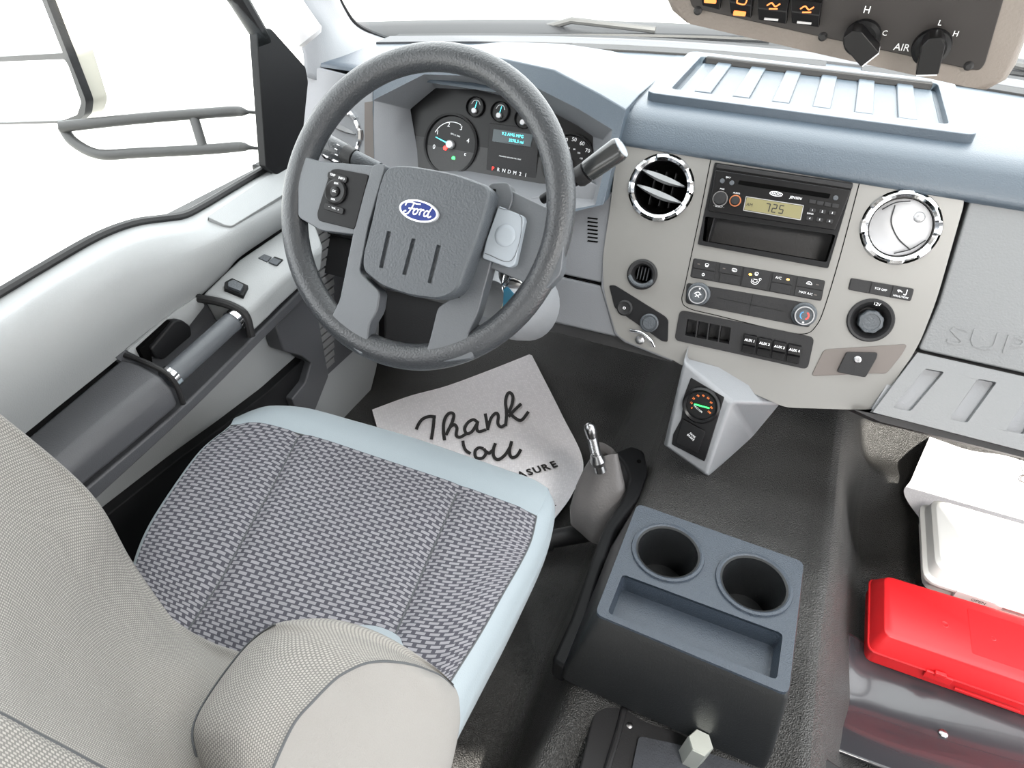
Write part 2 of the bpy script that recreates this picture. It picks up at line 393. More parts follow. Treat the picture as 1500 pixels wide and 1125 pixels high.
# storage lid on top
TP = Frame((-.015, 1.22, .7075), (1, 0, 0), (0, 1, 0))
out = [(-.225, -.155), (.225, -.148), (.215, .148), (-.222, .152)]; inn = [(-.195, -.118), (.192, -.112), (.190, .120), (-.195, .122)]
plate('storage_tray_rim', TP, fillet(out, .02), -.006, .0095, M['dash'], dash, holes=[fillet(inn, .012)], bevel=.005, seg=3)
lid = plate('storage_lid', TP, fillet([(-.188, -.112), (.186, -.106), (.184, .112), (-.188, .114)], .01), -.012, .001, M['dash'], dash, bevel=.002)
for k in range(6):
    u = -.150 + k * .0585
    plate('slat', TP, rect(u - .0125, -.096, u + .0125, .108, .004), -.002, .0055, M['dash'], lid, bevel=.002)
plate('hinge_cover', TP, rect(-.185, .106, .182, .1195, .004), .0, .0125, M['char'], dash, bevel=.003)

# centre bezel
bez = [(905, 207), (1412, 283), (1412, 300), (1372, 440), (1345, 508), (1282, 600), (1240, 600), (1150, 597), (1080, 566), (1000, 536), (985, 527), (918, 500), (903, 490), (885, 430), (882, 380), (893, 310)]
def cxy(px, py, w=0): return DF.uv(px, py, w)
R1 = cxy(968, 275); R2 = cxy(1319, 333); R3 = cxy(941, 402); R4 = cxy(1275, 469)
rad = DF.P([(1047, 238), (1250, 268), (1213, 393), (1022, 358)])
hvac = DF.P([(1016, 378), (1209, 411), (1203, 441), (1011, 406)])
hv2 = DF.P([(1006, 414), (1190, 445), (1186, 480), (1004, 444)])
swp = DF.P([(996, 454), (1193, 494), (1183, 541), (988, 498)])
outer = fillet(DF.P(bez), [.004, .006, .01, .02, .02, .012, .004, .01, .02, .02, .01, .01, .01, .02, .03, .02])
bezel = plate('centre_panel', DF, outer, -.035, 0, M['bezel'], dash, holes=[circ(*R1, .0495, 40), circ(*R2, .0495, 40), circ(*R3, .0225, 32), circ(*R4, .029, 32), fillet(rad, .003), fillet(swp, .008)], bevel=.0015)
# seam lines in the bezel (thin dark grooves)
def groove(name, pts, wdt, fr, w, m_, parent): return ribbon(name, [fr.P(pts, w)], wdt, lambda p: fr.W(p[0], p[1], w + .0004), m_, parent)
groove('panel_gap', [(1043, 225), (1022, 330), (1004, 415), (999, 440), (1010, 452), (1050, 462), (1140, 484), (1178, 489), (1195, 478), (1208, 450), (1232, 370), (1262, 256)], .0012, DF, 0, M['void'], bezel)
# chrome ringed vents
def vent(fr, c, closed, parent, tilt=0, rr=.0485):
    o = fr.W(*c)
    v = lathe('air_vent', o, fr.n, [(rr * .93, -.03), (rr * .93, .001), (rr * .80, .001), (rr * .80, -.03)], M['gloss'], parent)
    g = []
    prof = [(rr * .80, -.004), (rr * .82, .004), (rr * .90, .0075), (rr * .99, .006), (rr * 1.03, .001), (rr * 1.0, -.003)]
    seg = 96; lp = []
    for r_, h in prof:
        lp.append([fr.W(c[0] + (r_ - (.0022 if (r_ > rr * .95 and (i // 6) % 2) else 0)) * math.cos(2 * math.pi * i / seg), c[1] + (r_ - (.0022 if (r_ > rr * .95 and (i // 6) % 2) else 0)) * math.sin(2 * math.pi * i / seg), h - (.0014 if ((i // 6) % 2 and r_ > rr * .85) else 0)) for i in range(seg)])
    loft('chrome_ring', lp, M['chrome'], v, ang=25)
    if closed:
        lathe('vent_shutter', fr.W(*c, -.002), fr.n, [(rr * .80, -.006), (rr * .78, 0), (rr * .5, .0035), (rr * .2, .005), (0, .0052)], M['satin'], v, ang=60)
        T = lambda p: (c[0] + p[0] * rr, c[1] + p[1] * rr)
        def sh(p):
            r_ = math.hypot(p[0], p[1]) ; h = .0038 - .0062 * max(0, r_ - .3) ** 1.6 + .0003
            return fr.W(*T(p), h)
        ribbon('shutter_seam', [[(-.60, .38), (-.32, .62), (.02, .72)], [(-.32, .55), (-.28, .1), (.02, -.3), (.42, -.55)], [(.05, -.72), (.42, -.52), (.70, -.22)]], .035, sh, M['char'], v)
        lathe('thumb_dimple', fr.W(*T((.36, .34)), .0028), fr.n, [(.0075, -.002), (.0065, .001), (.0035, .0024), (0, .0028)], M['satin'], v, 24, ang=60)
    else:
        lathe('vent_cavity', fr.W(*c, -.03), fr.n, [(rr * .8, 0), (0, 0)], M['void'], v)
        for s_, y0, tl in ((1, .30, .22), (1, -.18, .22)):
            A = []; n_ = 14
            for i in range(n_ + 1):
                t = -1 + 2 * i / n_; q = math.sqrt(max(0, .76 ** 2 - y0 ** 2)) * t
                yy = y0 - q * .20; b = .13 * (1 - t * t) + .03
                u_, v_ = c[0] + q * rr, c[1] + yy * rr
                A.append([fr.W(u_, v_ + b * rr * .5, .001), fr.W(u_, v_ - b * rr * .5, .004), fr.W(u_, v_ - b * rr, -.002), fr.W(u_, v_ + b * rr * .2, -.02)])
            loft('vane', A, M['vane'], v, cap0=True, cap1=True, ang=50)
        for q in (-.3, .02, .32):
            box('fin', fr, c[0] + q * rr - .0006, c[1] - .55 * rr, -.024, c[0] + q * rr + .0006, c[1] + .5 * rr, -.012, M['char'], v)
    return v
vent(DF, R1, False, dash)
vent(DF, R2, True, dash)
# small round vent left
v = lathe('round_vent', DF.W(*R3), DF.n, [(.0235, -.01), (.0235, .003), (.021, .006), (.017, .005), (.0135, -.004), (.0135, -.02)], M['char'], dash)
lathe('vent_cavity', DF.W(*R3, -.02), DF.n, [(.0135, 0), (0, 0)], M['void'], v)
for k in range(4): box('fin', DF, R3[0] - .008 + k * .005, R3[1] - .009, -.018, R3[0] - .0068 + k * .005, R3[1] + .011, -.002, M['wheel'], v)
V, F = tube_geo([DF.W(R3[0] + .018 * math.cos(a), R3[1] - .003 + .014 * math.sin(a), .005) for a in np.linspace(math.pi * 1.02, math.pi * 1.98, 14)], [.001] + [.0035] * 12 + [.001], 8)
mesh('vent_lip', V, F, M['hub'], v)
# 12 V socket
sk = lathe('power_socket', DF.W(*R4), DF.n, [(.0305, -.006), (.0305, .002), (.029, .0035), (.026, .003), (.0175, -.010), (.0175, -.02), (0, -.02)], M['char'], dash)
L = []
for r_, h in [(.0155, -.02), (.0155, .003), (.0145, .005), (.0115, .0055), (.011, .0045), (0, .0045)]:
    L.append([DF.W(R4[0] + .001 + (r_ + (.0008 if (i // 3) % 2 and r_ > .013 else 0)) * math.cos(2 * math.pi * i / 48), R4[1] - .002 + (r_ + (.0008 if (i // 3) % 2 and r_ > .013 else 0)) * math.sin(2 * math.pi * i / 48), h) for i in range(48)])
loft('socket_cap', L, M['hub'], sk)
text('12V', DF, R4[0] + .001, R4[1] + .0235, .006, M['wprint'], sk, .0035, ang=0)
# three button strip beside it
bs = DF.P([(1246, 407), (1339, 423), (1334, 441), (1242, 424)])
b_ = plate('button_strip', DF, fillet(bs, .003), -.002, .0015, M['char'], dash, bevel=.0006)
for k in range(3):
    t0, t1 = k / 3 + .01, (k + 1) / 3 - .01
    A, B, C_, D_ = [np.array(p) for p in bs]
    q = [A + (B - A) * t0, A + (B - A) * t1, D_ + (C_ - D_) * t1, D_ + (C_ - D_) * t0]
    kq = plate('button', DF, fillet([tuple(p) for p in q], .0015), 0, .0028, M['char'], b_, bevel=.0006)
    c = sum(q) / 4
    if k == 1: text('TCS OFF', DF, c[0], c[1], .0042, M['wprint'], b_, .003)
    if k == 2:
        text('HAUL/TOW', DF, c[0], c[1] - .005, .0036, M['wprint'], b_, .003)
        ribbon('tow_symbol', [[(c[0] - .004, c[1] + .0005), (c[0] - .006, c[1] + .003), (c[0] - .002, c[1] + .003)], [(c[0] - .006, c[1] + .003), (c[0], c[1] + .0015)], [(c[0] + .002, c[1] - .001), (c[0] + .005, c[1] - .001), (c[0] + .005, c[1] + .006)]], .0011, lambda p: DF.W(p[0], p[1], .003), M['wprint'], b_)
# ashtray-like taupe panel with brake controller bracket
tp = pplate('lower_storage_door', DF, [(1207, 512), (1330, 504), (1321, 520), (1298, 548), (1283, 547), (1188, 551)], -.001, .0015, M['taupe'], dash, r=.006, bevel=.0008)
br = pplate('black_bracket', DF, [(1240, 516), (1286, 517), (1284, 525), (1268, 553), (1226, 545)], .0015, .006, M['char'], dash, r=.003, bevel=.0008)
c = DF.uv(1256, 527, .007)
lathe('screw', DF.W(*c, .006), DF.n, [(.0052, 0), (.0052, .001), (.0035, .0022), (.0018, .0022), (.0015, .0008), (0, .0008)], M['steel'], br, 20)
# lower left accessory plate
ap = pplate('accessory_plate', DF, [(892, 418), (901, 418), (975, 464), (979, 470), (978, 501), (970, 500), (905, 455), (900, 450)], 0, .0025, M['black'], dash, r=.003, bevel=.0008)
c = DF.uv(915, 451, .003); lathe('round_switch', DF.W(*c, .002), DF.n, [(.0125, 0), (.0125, .002), (.010, .004), (.008, .0028), (0, .0028)], M['char'], ap, 32)
ribbon('switch_symbol', [[(c[0] - .002, c[1]), (c[0] - .001, c[1] + .0016), (c[0] + .0015, c[1] + .001), (c[0] + .0015, c[1] - .001), (c[0] - .001, c[1] - .0016), (c[0] - .002, c[1])]], .0008, lambda p: DF.W(p[0], p[1], .0055), M['wprint'], ap)
c = DF.uv(951, 473, .004); lathe('socket_cover', DF.W(*c, .002), DF.n, [(.0145, 0), (.0145, .004), (.0125, .0055), (.0115, .0045), (.010, .0045), (.009, .007), (0, .007)], M['hub'], ap, 32)
# chrome hinge pull below
P0 = [DF.at(924, 484, .004), DF.at(938, 487, .012), DF.at(952, 497, .012), DF.at(958, 507, .006)]
tube('release_pull', cm(P0, 6), .0028, M['chrome'], dash)
lathe('pull_stem', DF.at(940, 496, -.01), DF.n, [(.005, 0), (.005, .008), (.007, .010), (.007, .016), (.004, .018), (0, .018)], M['steel'], dash, 16)

# glove box side
GF = Frame(DF.o, DF.u, DF.v)
gl_ = DF.P([(1423, 288), (1345, 512), (1375, 445), (1392, 390)], -.003)
gb = plate('glove_box', DF, fillet([gl_[0], (.855, gl_[0][1] - .003), (.855, gl_[1][1] + .002)] + gl_[1:], .006), -.05, -.003, M['glove'], dash, bevel=.003)
gb['label'] = 'upper glove box door with raised lettering'
p0 = np.array(DF.uv(1392, 490, -.002)); p1 = np.array(DF.uv(1500, 508, -.002)); aa = math.atan2(*(p1 - p0)[::-1])
text('SUPER DUTY', DF, p0[0] - .004, p0[1] - .002, .036, M['glove'], gb, -.0032, ang=aa, ext=.0012, align='LEFT', sx=1.55)
# lower ribbed panel
LF = Frame(DF.at(1345, 516, -.004), (1, 0, 0), (0, .62, .78))
hol = []
for k in range(5):
    x0 = 1356 + k * 77
    q = [(x0, 540 + k * 15), (x0 + 27, 545 + k * 15), (x0 - 22 + k * 6, 602 + k * 17), (x0 - 48 + k * 6, 597 + k * 17)]
    hol.append(fillet(LF.P(q), .003))
la_ = LF.P([(1344, 516), (1278, 604)])
low = plate('ribbed_lower_panel', LF, [la_[0], (.855 - LF.o[0], la_[0][1]), (.855 - LF.o[0], la_[1][1]), la_[1]], -.02, 0, M['glove'], dash, holes=hol, bevel=.001)
plate('rib_recess', LF, [(la_[1][0] - .0, la_[1][1] + .005), (.85 - LF.o[0], la_[1][1] + .005), (.85 - LF.o[0], la_[0][1] - .004), (la_[0][0] - .012, la_[0][1] - .004)], -.019, -.010, M['trim'], dash)
pplate('under_panel', LF, [(1250, 600), (1700, 690), (1700, 720), (1290, 618)], -.06, -.006, M['char'], dash)
# dash underside filler
plate('underside', YZ, [(.90, .36), (1.04, .62), (1.45, .68), (1.62, .60), (1.30, .42)], -.80, .86, M['rubber'], dash)

# ---- instrument hood
HO = [(548, 262), (546, 180), (546, 122), (624, 96), (730, 84), (812, 102), (880, 138), (917, 160), (905, 210), (884, 300), (760, 330), (640, 300)]
H1 = [(549, 262), (547, 190), (546, 147), (621, 109), (688, 111), (781, 126), (848, 160), (897, 190), (893, 215), (872, 300), (760, 322), (640, 292)]
H2 = [(580, 262), (578, 200), (585, 156), (632, 119), (692, 121), (785, 143), (850, 180), (884, 205), (880, 225), (868, 290), (790, 282), (680, 262)]
H3 = [(616, 250), (607, 195), (601, 160), (638, 129), (696, 131), (788, 153), (846, 184), (869, 200), (868, 228), (858, 272), (790, 268), (686, 250)]
wO, w1_, w2_, w3_ = .022, .020, -.012, -.045
lo = [DF.at(*p, wO) for p in HO]; l1 = [DF.at(*p, w1_) for p in H1]; l2 = [DF.at(*p, w2_) for p in H2]; l3 = [DF.at(*p, w3_) for p in H3]
bk = [np.array([p[0] + .0, max(p[1] + (.30 if 2 <= i <= 7 else .04), 1.0), (p[2] * .3 + .7 * .700) if 2 <= i <= 7 else p[2]]) for i, p in enumerate(lo)]
mid = [a * .75 + b * .25 + np.array([0, 0, .004 if 2 <= i <= 7 else 0]) for i, (a, b) in enumerate(zip(lo, bk))]
hood = loft('instrument_hood', [bk, mid, lo, l1], M['dash'], dash, ang=30, bevel=.003)
loft('hood_lining', [l1, l2, l3], M['dashin'], dash, ang=30, bevel=.002)
# left end panel with side vent
le = pplate('left_end_panel', DF, [(446, 108), (462, 97), (546, 118), (549, 300), (470, 300), (440, 262)], -.06, 0, M['trim'], dash, r=.008, bevel=.004)
vent(DF, DF.uv(497, 199), False, dash, rr=.049)
pplate('end_gap', DF, [(534, 150), (547, 148), (549, 300), (534, 300)], -.001, .001, M['taupe'], dash)
# knee panels
pplate('knee_panel', DF, [(858, 262), (902, 285), (884, 415), (700, 375), (700, 300), (800, 285)], -.04, -.004, M['dashin'], dash, bevel=.003)
kp = pplate('lower_knee_panel', DF, [(700, 378), (882, 419), (903, 494), (808, 472), (690, 440)], -.04, -.004, M['dashin'], dash, bevel=.004)
groove('knee_groove', [(826, 405), (884, 418)], .0015, DF, -.0035, M['void'], dash)
for k in range(7):
    y0 = 318 + k * 5.6
    pplate('louver', DF, [(861, y0), (876, y0 + 1.8), (875, y0 + 4.0), (860, y0 + 2.2)], -.006, -.0032, M['void'], dash)
pplate('left_knee_panel', DF, [(446, 275), (700, 300), (700, 400), (575, 372), (440, 330)], -.05, -.02, M['black'], dash, bevel=.004)
pplate('column_well', DF, [(560, 360), (700, 380), (690, 520), (640, 530), (560, 510)], -.06, -.03, M['char'], dash, bevel=.01)
# curved bezel lower left flap
pplate('centre_panel_flank', DF, [(882, 380), (890, 400), (905, 455), (918, 470), (985, 515), (985, 530), (915, 502), (900, 490), (880, 420)], -.05, -.001, M['dashin'], dash, bevel=.002)

# ================================================================ INSTRUMENT CLUSTER
CLW = -.047
cl = thing('instrument_cluster', 'black instrument cluster with lit gauges seen through the steering wheel', 'instrument cluster', DF.at(740, 265, CLW))
pplate('cluster_face', DF, H3, CLW - .006, CLW, M['gloss'], cl)
def CU(px, py): return DF.uv(px, py, CLW)
def gauge(cx, cy, r, nm='gauge'):
    c = CU(cx, cy)
    g = lathe(nm, DF.W(*c, CLW), DF.n, [(r, 0), (r, .005), (r * .93, .0055), (r * .9, .001), (0, .001)], M['gloss'], cl, 40)
    return c, g
tc_, tg = gauge(661, 212, .0515, 'tachometer')
def dial(c, r, labels, a0, a1, size, g, w=CLW + .0014):
    n_ = len(labels)
    for i, s_ in enumerate(labels):
        a = math.radians(a0 + (a1 - a0) * i / (n_ - 1)); text(s_, DF, c[0] + r * math.cos(a), c[1] + r * math.sin(a), size, M['wprint'], g, w)
dial(tc_, .033, ['0', '1', '2', '3', '4', '5'], 195, -25, .0105, tg)
ribbon('dial_arc', [[(tc_[0] + .037 * math.cos(a), tc_[1] + .037 * math.sin(a)) for a in np.linspace(2.7, 1.2, 12)]], .0012, lambda p: DF.W(p[0], p[1], CLW + .0014), M['wprint'], tg)
text('RPM X 1000', DF, tc_[0] + .006, tc_[1] + .0165, .0036, M['wprint'], tg, CLW + .0014, ang=-.15)
a = math.radians(165)
V, F = tube_geo([DF.W(*tc_, CLW + .006), DF.W(tc_[0] + .031 * math.cos(a), tc_[1] + .031 * math.sin(a), CLW + .004)], [.0013, .0005], 6); mesh('needle', V, F, M['cyanlit'], tg)
lathe('needle_hub', DF.W(*tc_, CLW + .001), DF.n, [(.0075, 0), (.0075, .006), (.006, .008), (0, .008)], M['satin'], tg, 24)
c = CU(653, 217); lathe('warning_lamp', DF.W(*c, CLW + .0018), DF.n, [(.0042, 0), (.0042, .0006), (0, .0006)], M['redlit'], tg, 6)
c = CU(665, 232); lathe('indicator_lamp', DF.W(*c, CLW + .0018), DF.n, [(.0036, 0), (.0036, .0006), (0, .0006)], M['greenlit'], tg, 8)
sc_, sg = gauge(833, 238, .046, 'speedometer')
dial(sc_, .036, ['40', '50', '60', '70', '80'], 110, 15, .0085, sg)
dial(sc_, .022, ['60', '80', '100', '120'], 100, 25, .0036, sg)
lathe('needle_hub', DF.W(*sc_, CLW + .001), DF.n, [(.0075, 0), (.0075, .006), (.006, .008), (0, .008)], M['satin'], sg, 24)
for (x, y, s_) in ((697, 157, 'C H'), (733, 164, 'E F'), (768, 174, 'L H'), (802, 186, 'C H')):
    c, g = gauge(x, y, .0165, 'small_gauge')
    lathe('needle_hub', DF.W(c[0], c[1] - .006, CLW + .001), DF.n, [(.0048, 0), (.0048, .005), (.004, .006), (0, .006)], M['satin'], g, 20)
    V, F = tube_geo([DF.W(c[0], c[1] - .006, CLW + .004), DF.W(c[0] + .002, c[1] + .009, CLW + .003)], [.0008, .0004], 6); mesh('needle', V, F, M['cyanlit'], g)
    ribbon('dial_arc', [[(c[0] - .008, c[1] + .004), (c[0] - .004, c[1] + .010), (c[0] + .004, c[1] + .010), (c[0] + .008, c[1] + .004)]], .0008, lambda p: DF.W(p[0], p[1], CLW + .0014), M['wprint'], g)
def qd(L): return [CU(*p) for p in L]
mp_ = pplate('message_panel', DF, [(717, 180), (790, 190), (785, 262), (712, 250)], CLW, CLW + .003, M['char'], cl, bevel=.001)
dsp = pplate('message_display', DF, [(723, 189), (781, 197), (777, 215), (721, 207)], CLW + .003, CLW + .0036, M['lcdoff'], cl)
w_ = CLW + .004
def tpx(s_, x, y, size, m_, par, w=w_, ang=0, **k):
    c = DF.uv(x, y, w); text(s_, DF, c[0], c[1], size, m_, par, w, ang=ang, **k)
tpx('9.2 AVG MPG', 751, 198, .0068, M['cyanlit'], dsp)
tpx('3276.5 mi', 756, 207, .0068, M['cyanlit'], dsp)
tpx('UNLEADED GASOLINE FUEL ONLY', 747, 231, .0026, M['wprint'], mp_)
for i, s_ in enumerate('PRNDM21'):
    tpx(s_, 722 + i * 8.0, 247 + i * 1.6, .0085, M['redlit'] if i == 0 else M['wprint'], mp_)

# ================================================================ RADIO
RU = .001
rd = thing('car_radio', 'black single slot radio with olive display above an empty pocket', 'radio', DF.at(1117, 376, 0))
hole = fillet(DF.P([(1033, 317), (1224, 344), (1211, 384), (1029, 353)], .002), .003)
rp = fillet(DF.P([(1047, 238), (1250, 268), (1213, 393), (1022, 358)], .003), .002)
plate('mounting_frame', DF, rp, -.005, .003, M['black'], rd, holes=[hole], bevel=.0008)
pk = loft('empty_pocket', [[DF.W(p[0], p[1], .002) for p in hole], [DF.W(p[0], p[1], -.06) for p in hole]], M['void'], rd, cap1=True)
box('pocket_divider', DF, hole[0][0] + .012, -.070, -.05, hole[0][0] + .0132, -.035, .0, M['char'], pk)
fc = pplate('radio_face', DF, [(1048, 249), (1247, 279), (1223, 337), (1038, 309)], .003, .009, M['gloss'], rd, r=.002, bevel=.001)
pplate('top_trim', DF, [(1050, 240), (1250, 270), (1248, 277), (1049, 246)], .003, .006, M['char'], rd, bevel=.001)
W9 = .0092
def pq(name, L, w0, w1, m_, par, **k): return pplate(name, DF, L, w0, w1, m_, par, **k)
pq('disc_slot', [(1083, 264), (1217, 284), (1214, 291), (1081, 270)], .009, .0096, M['void'], fc, r=.0015)
dp = pq('display', [(1094, 289), (1176, 302), (1172, 321), (1090, 307)], .009, .0098, M['lcd'], fc, r=.001)
ribbon('display_frame', [DF.P(q, .0099) for q in ([(1093, 288), (1177, 301)], [(1177, 301), (1172.5, 322)], [(1172.5, 322), (1089, 308)], [(1089, 308), (1093, 288)])], .001, lambda p: DF.W(p[0], p[1], .0099), M['satin'], fc)
seg_ = {'7': 'abc', '2': 'abged', '5': 'afgcd'}
def seven(ch, c, h, sh=.0):
    wd_ = h * .5; P = dict(tl=(c[0], c[1] + h), tr=(c[0] + wd_, c[1] + h), ml=(c[0], c[1] + h / 2), mr=(c[0] + wd_, c[1] + h / 2), bl=(c[0], c[1]), br=(c[0] + wd_, c[1]))
    S_ = dict(a=('tl', 'tr'), b=('tr', 'mr'), c=('mr', 'br'), d=('bl', 'br'), e=('ml', 'bl'), f=('tl', 'ml'), g=('ml', 'mr'))
    return [[P[i], P[j]] for i, j in (S_[q] for q in seg_[ch])]
st = []
for i, ch in enumerate('725'): st += seven(ch, DF.uv(1120 + i * 10, 309 + i * 1.4, .01), .0105)
ribbon('clock_digits', st, .0014, lambda p: DF.W(p[0], p[1], .0101), M['ink'], dp)
tpx('AM', 1098, 300, .006, M['ink'], dp, .0101)
def knob(px, py, r, h, m_, par, nm='knob', fr=DF, w0=.009, seg=32):
    c = fr.uv(px, py, w0); return lathe(nm, fr.W(*c, w0), fr.n, [(r, 0), (r * .97, h * .8), (r * .85, h), (r * .5, h * 1.02), (0, h * 1.02)], m_, par, seg), c
k1, c = knob(1055, 291, .0093, .010, M['char'], fc, 'volume_knob'); lathe('knob_ring', DF.W(*c, .009), DF.n, [(.0108, 0), (.0105, .002), (.0095, .002)], M['steel'], k1)
k2, c = knob(1077, 294, .0062, .008, M['char'], fc, 'tone_knob'); lathe('knob_ring', DF.W(*c, .009), DF.n, [(.0082, 0), (.008, .002), (.0066, .002)], mat('copper_ring', (.5, .18, .08), .4, metal=.5), k2)
for (x, y) in ((1058, 265), (1072, 268), (1224, 290)): knob(x, y, .0034, .002, M['hub'], fc, 'button', seg=16)
for r_ in range(3):
    for q in range(4 if r_ == 0 else 3):
        x, y = (1190 + q * 11.2, 295.5 + q * 2) if r_ == 0 else (1190 + q * 14.5 - (r_ - 1) * 4, 308 + q * 2 + (r_ - 1) * 12)
        c = DF.uv(x, y, .009); box('preset_button', DF, c[0] - .0042, c[1] - .0026, .009, c[0] + .0042, c[1] + .0026, .0108, M['char'], fc, r=.001, bevel=.0004)
        if r_: text(str((r_ - 1) * 3 + q + 1), DF, c[0], c[1], .0038, M['wprint'], fc, .0109)
c = DF.uv(1137, 284, .0095)
ribbon('radio_badge', [circ(*c, .0085, 20, .0028)], .0009, lambda p: DF.W(p[0], p[1], .0094), M['wprint'], fc)
tpx('RADIO', 1137, 284, .004, M['wprint'], fc, .0094)
tpx('JENSEN', 1165.5, 290, .0048, M['wprint'], fc, .0094, shear=.2)
tpx('EJECT', 1067, 260, .0028, M['wprint'], fc, .0094); tpx('PWR', 1058, 277, .003, M['wprint'], fc, .0094); tpx('AUDIO', 1079, 283, .003, M['wprint'], fc, .0094)
tpx('- SELECT -', 1053, 302.5, .0034, M['wprint'], fc, .0094); tpx('BAND', 1187, 313, .003, M['wprint'], fc, .0094)

# ================================================================ CLIMATE CONTROLS
cc = thing('climate_control', 'black climate control panel with two dials below the radio', 'climate control', DF.at(1100, 478, 0))
pa = plate('button_panel', DF, fillet(hvac, .003), -.002, .0015, M['char'], cc, bevel=.0006)
A, B, C_, D_ = [np.array(p) for p in hvac]
def bil(s_, t): return (A * (1 - s_) + B * s_) * (1 - t) + (D_ * (1 - s_) + C_ * s_) * t
def bq(s0, s1, t0, t1): return [tuple(bil(s0, t0)), tuple(bil(s1, t0)), tuple(bil(s1, t1)), tuple(bil(s0, t1))]
for (s0, s1, t0, t1) in ((.01, .185, .04, .48), (.01, .185, .52, .96), (.215, .385, .04, .48), (.23, .385, .52, .96), (.40, .60, .04, .96), (.62, .77, .04, .48), (.62, .77, .52, .96), (.80, .99, .04, .48), (.80, .99, .52, .96)):
    plate('button', DF, fillet(bq(s0, s1, t0, t1), .001), .0015, .0032, M['char'], pa, bevel=.0005)
def bt(s_, st_, t, size, m_=None): c = bil(st_, t); text(s_, DF, c[0], c[1], size, m_ or M['wprint'], pa, .0034)
bt('A/C', .665, .25, .0052); bt('MAX A/C', .88, .74, .0046)
for (s_, t) in ((.455, .32), (.735, .25)):
    c = bil(s_, t); plate('indicator_lamp', DF, circ(*c, .0021, 12, .0014), .003, .0036, M['amber'], pa)
for (s_, t) in ((.05, .25), (.25, .25), (.95, .25), (.95, .75)):
    c = bil(s_, t); plate('indicator_lamp', DF, rect(c[0] - .0018, c[1] - .0006, c[0] + .0018, c[1] + .0006), .003, .0034, M['taupe'], pa)
def icon(strokes, s_, t, k, wd_=.0007):
    c = bil(s_, t); ribbon('button_symbol', [[(c[0] + x * k, c[1] + y * k) for x, y in q] for q in strokes], wd_, lambda p: DF.W(p[0], p[1], .0034), M['wprint'], pa)
fan = [[(-1, .8), (0, 1.1), (1, .8)], [(-1, .8), (-.6, -.6), (.6, -.6), (1, .8)], [(-.4, -.9), (-.3, .3)], [(.3, -.9), (.3, .3)]]
icon(fan, .115, .25, .0026); icon([[(x, y) for x, y in circ(0, 0, 1, 10)] + [(1, 0)], [(0, .3), (0, 1.3)]], .10, .74, .0018)
icon([[(-1, -.5), (-1, .7), (1, .7), (1, -.5), (-1, -.5)], [(-.3, -.9), (-.3, .4)], [(.4, -.9), (.4, .4)]], .33, .25, .0028)
icon(fan, .50, .25, .0024)
icon([[(-1.6, .8), (-1.6, -.6), (-.6, -1.2), (.6, -1.2), (1.4, -.4), (1.8, .9)], [(-.9, .4), (-.9, -.3), (.4, -.4), (1, .5)], [(x * .45 + 1.9, y * .45 + 1.4) for x, y in circ(0, 0, 1, 10)], [(-1, .9), (.8, .9)]], .50, .62, .0032)
icon([[(-1.4, -.5), (-1, .4), (0, .9), (1, .4), (1.4, -.5), (-1.4, -.5)], [(-.4, 0), (.4, 0)]], .89, .25, .0026)
pb = plate('dial_panel', DF, fillet(hv2, .005), -.002, .0015, M['char'], cc, bevel=.0006)
groove('panel_score', [(1050, 436), (1148, 456)], .0008, DF, .0015, M['black'], pb); groove('panel_score', [(1103, 431), (1096, 462)], .0008, DF, .0015, M['black'], pb)
for (x, y, red) in ((1023, 431, 0), (1178, 461, 1)):
    c = DF.uv(x, y, .005); kd = lathe('dial', DF.W(*c, .001), DF.n, [(.0175, 0), (.0172, .004), (.0150, .006), (.0142, .014), (.0130, .0165), (.0112, .0165), (.0108, .0150), (.0085, .0150), (.0082, .0160), (0, .0160)], M['hub'], cc, 48, ang=25)
    lathe('dial_ring', DF.W(*c, .001), DF.n, [(.0135, .0162), (.0130, .0172), (.0120, .0172), (.0115, .0162)], M['satin'], kd, 40)
    if red:
        ribbon('hot_mark', [[(c[0] + .0055 * math.cos(a), c[1] + .0055 * math.sin(a)) for a in np.linspace(-1.1, 1.1, 8)]], .0022, lambda p: DF.W(p[0], p[1], .0172), M['redpr'], kd)
        ribbon('cold_mark', [[(c[0] - .0055 * math.cos(a), c[1] + .0055 * math.sin(a)) for a in np.linspace(-1.1, 1.1, 8)]], .0012, lambda p: DF.W(p[0], p[1], .0172), M['bluepr'], kd)
    else:
        ribbon('fan_mark', [[(c[0] - .005, c[1] + .001), (c[0], c[1] + .0045), (c[0] + .005, c[1] + .001)], [(c[0] - .003, c[1] - .003), (c[0] + .003, c[1] + .001)], [(c[0] + .003, c[1] - .003), (c[0] - .003, c[1] + .001)]], .0011, lambda p: DF.W(p[0], p[1], .0172), M['wprint'], kd)
    plate('pointer', DF, circ(c[0] + .001, c[1] + .0098 if not red else c[1] - .0098, .0014, 10), .0150, .0165, M['wprint'], kd)

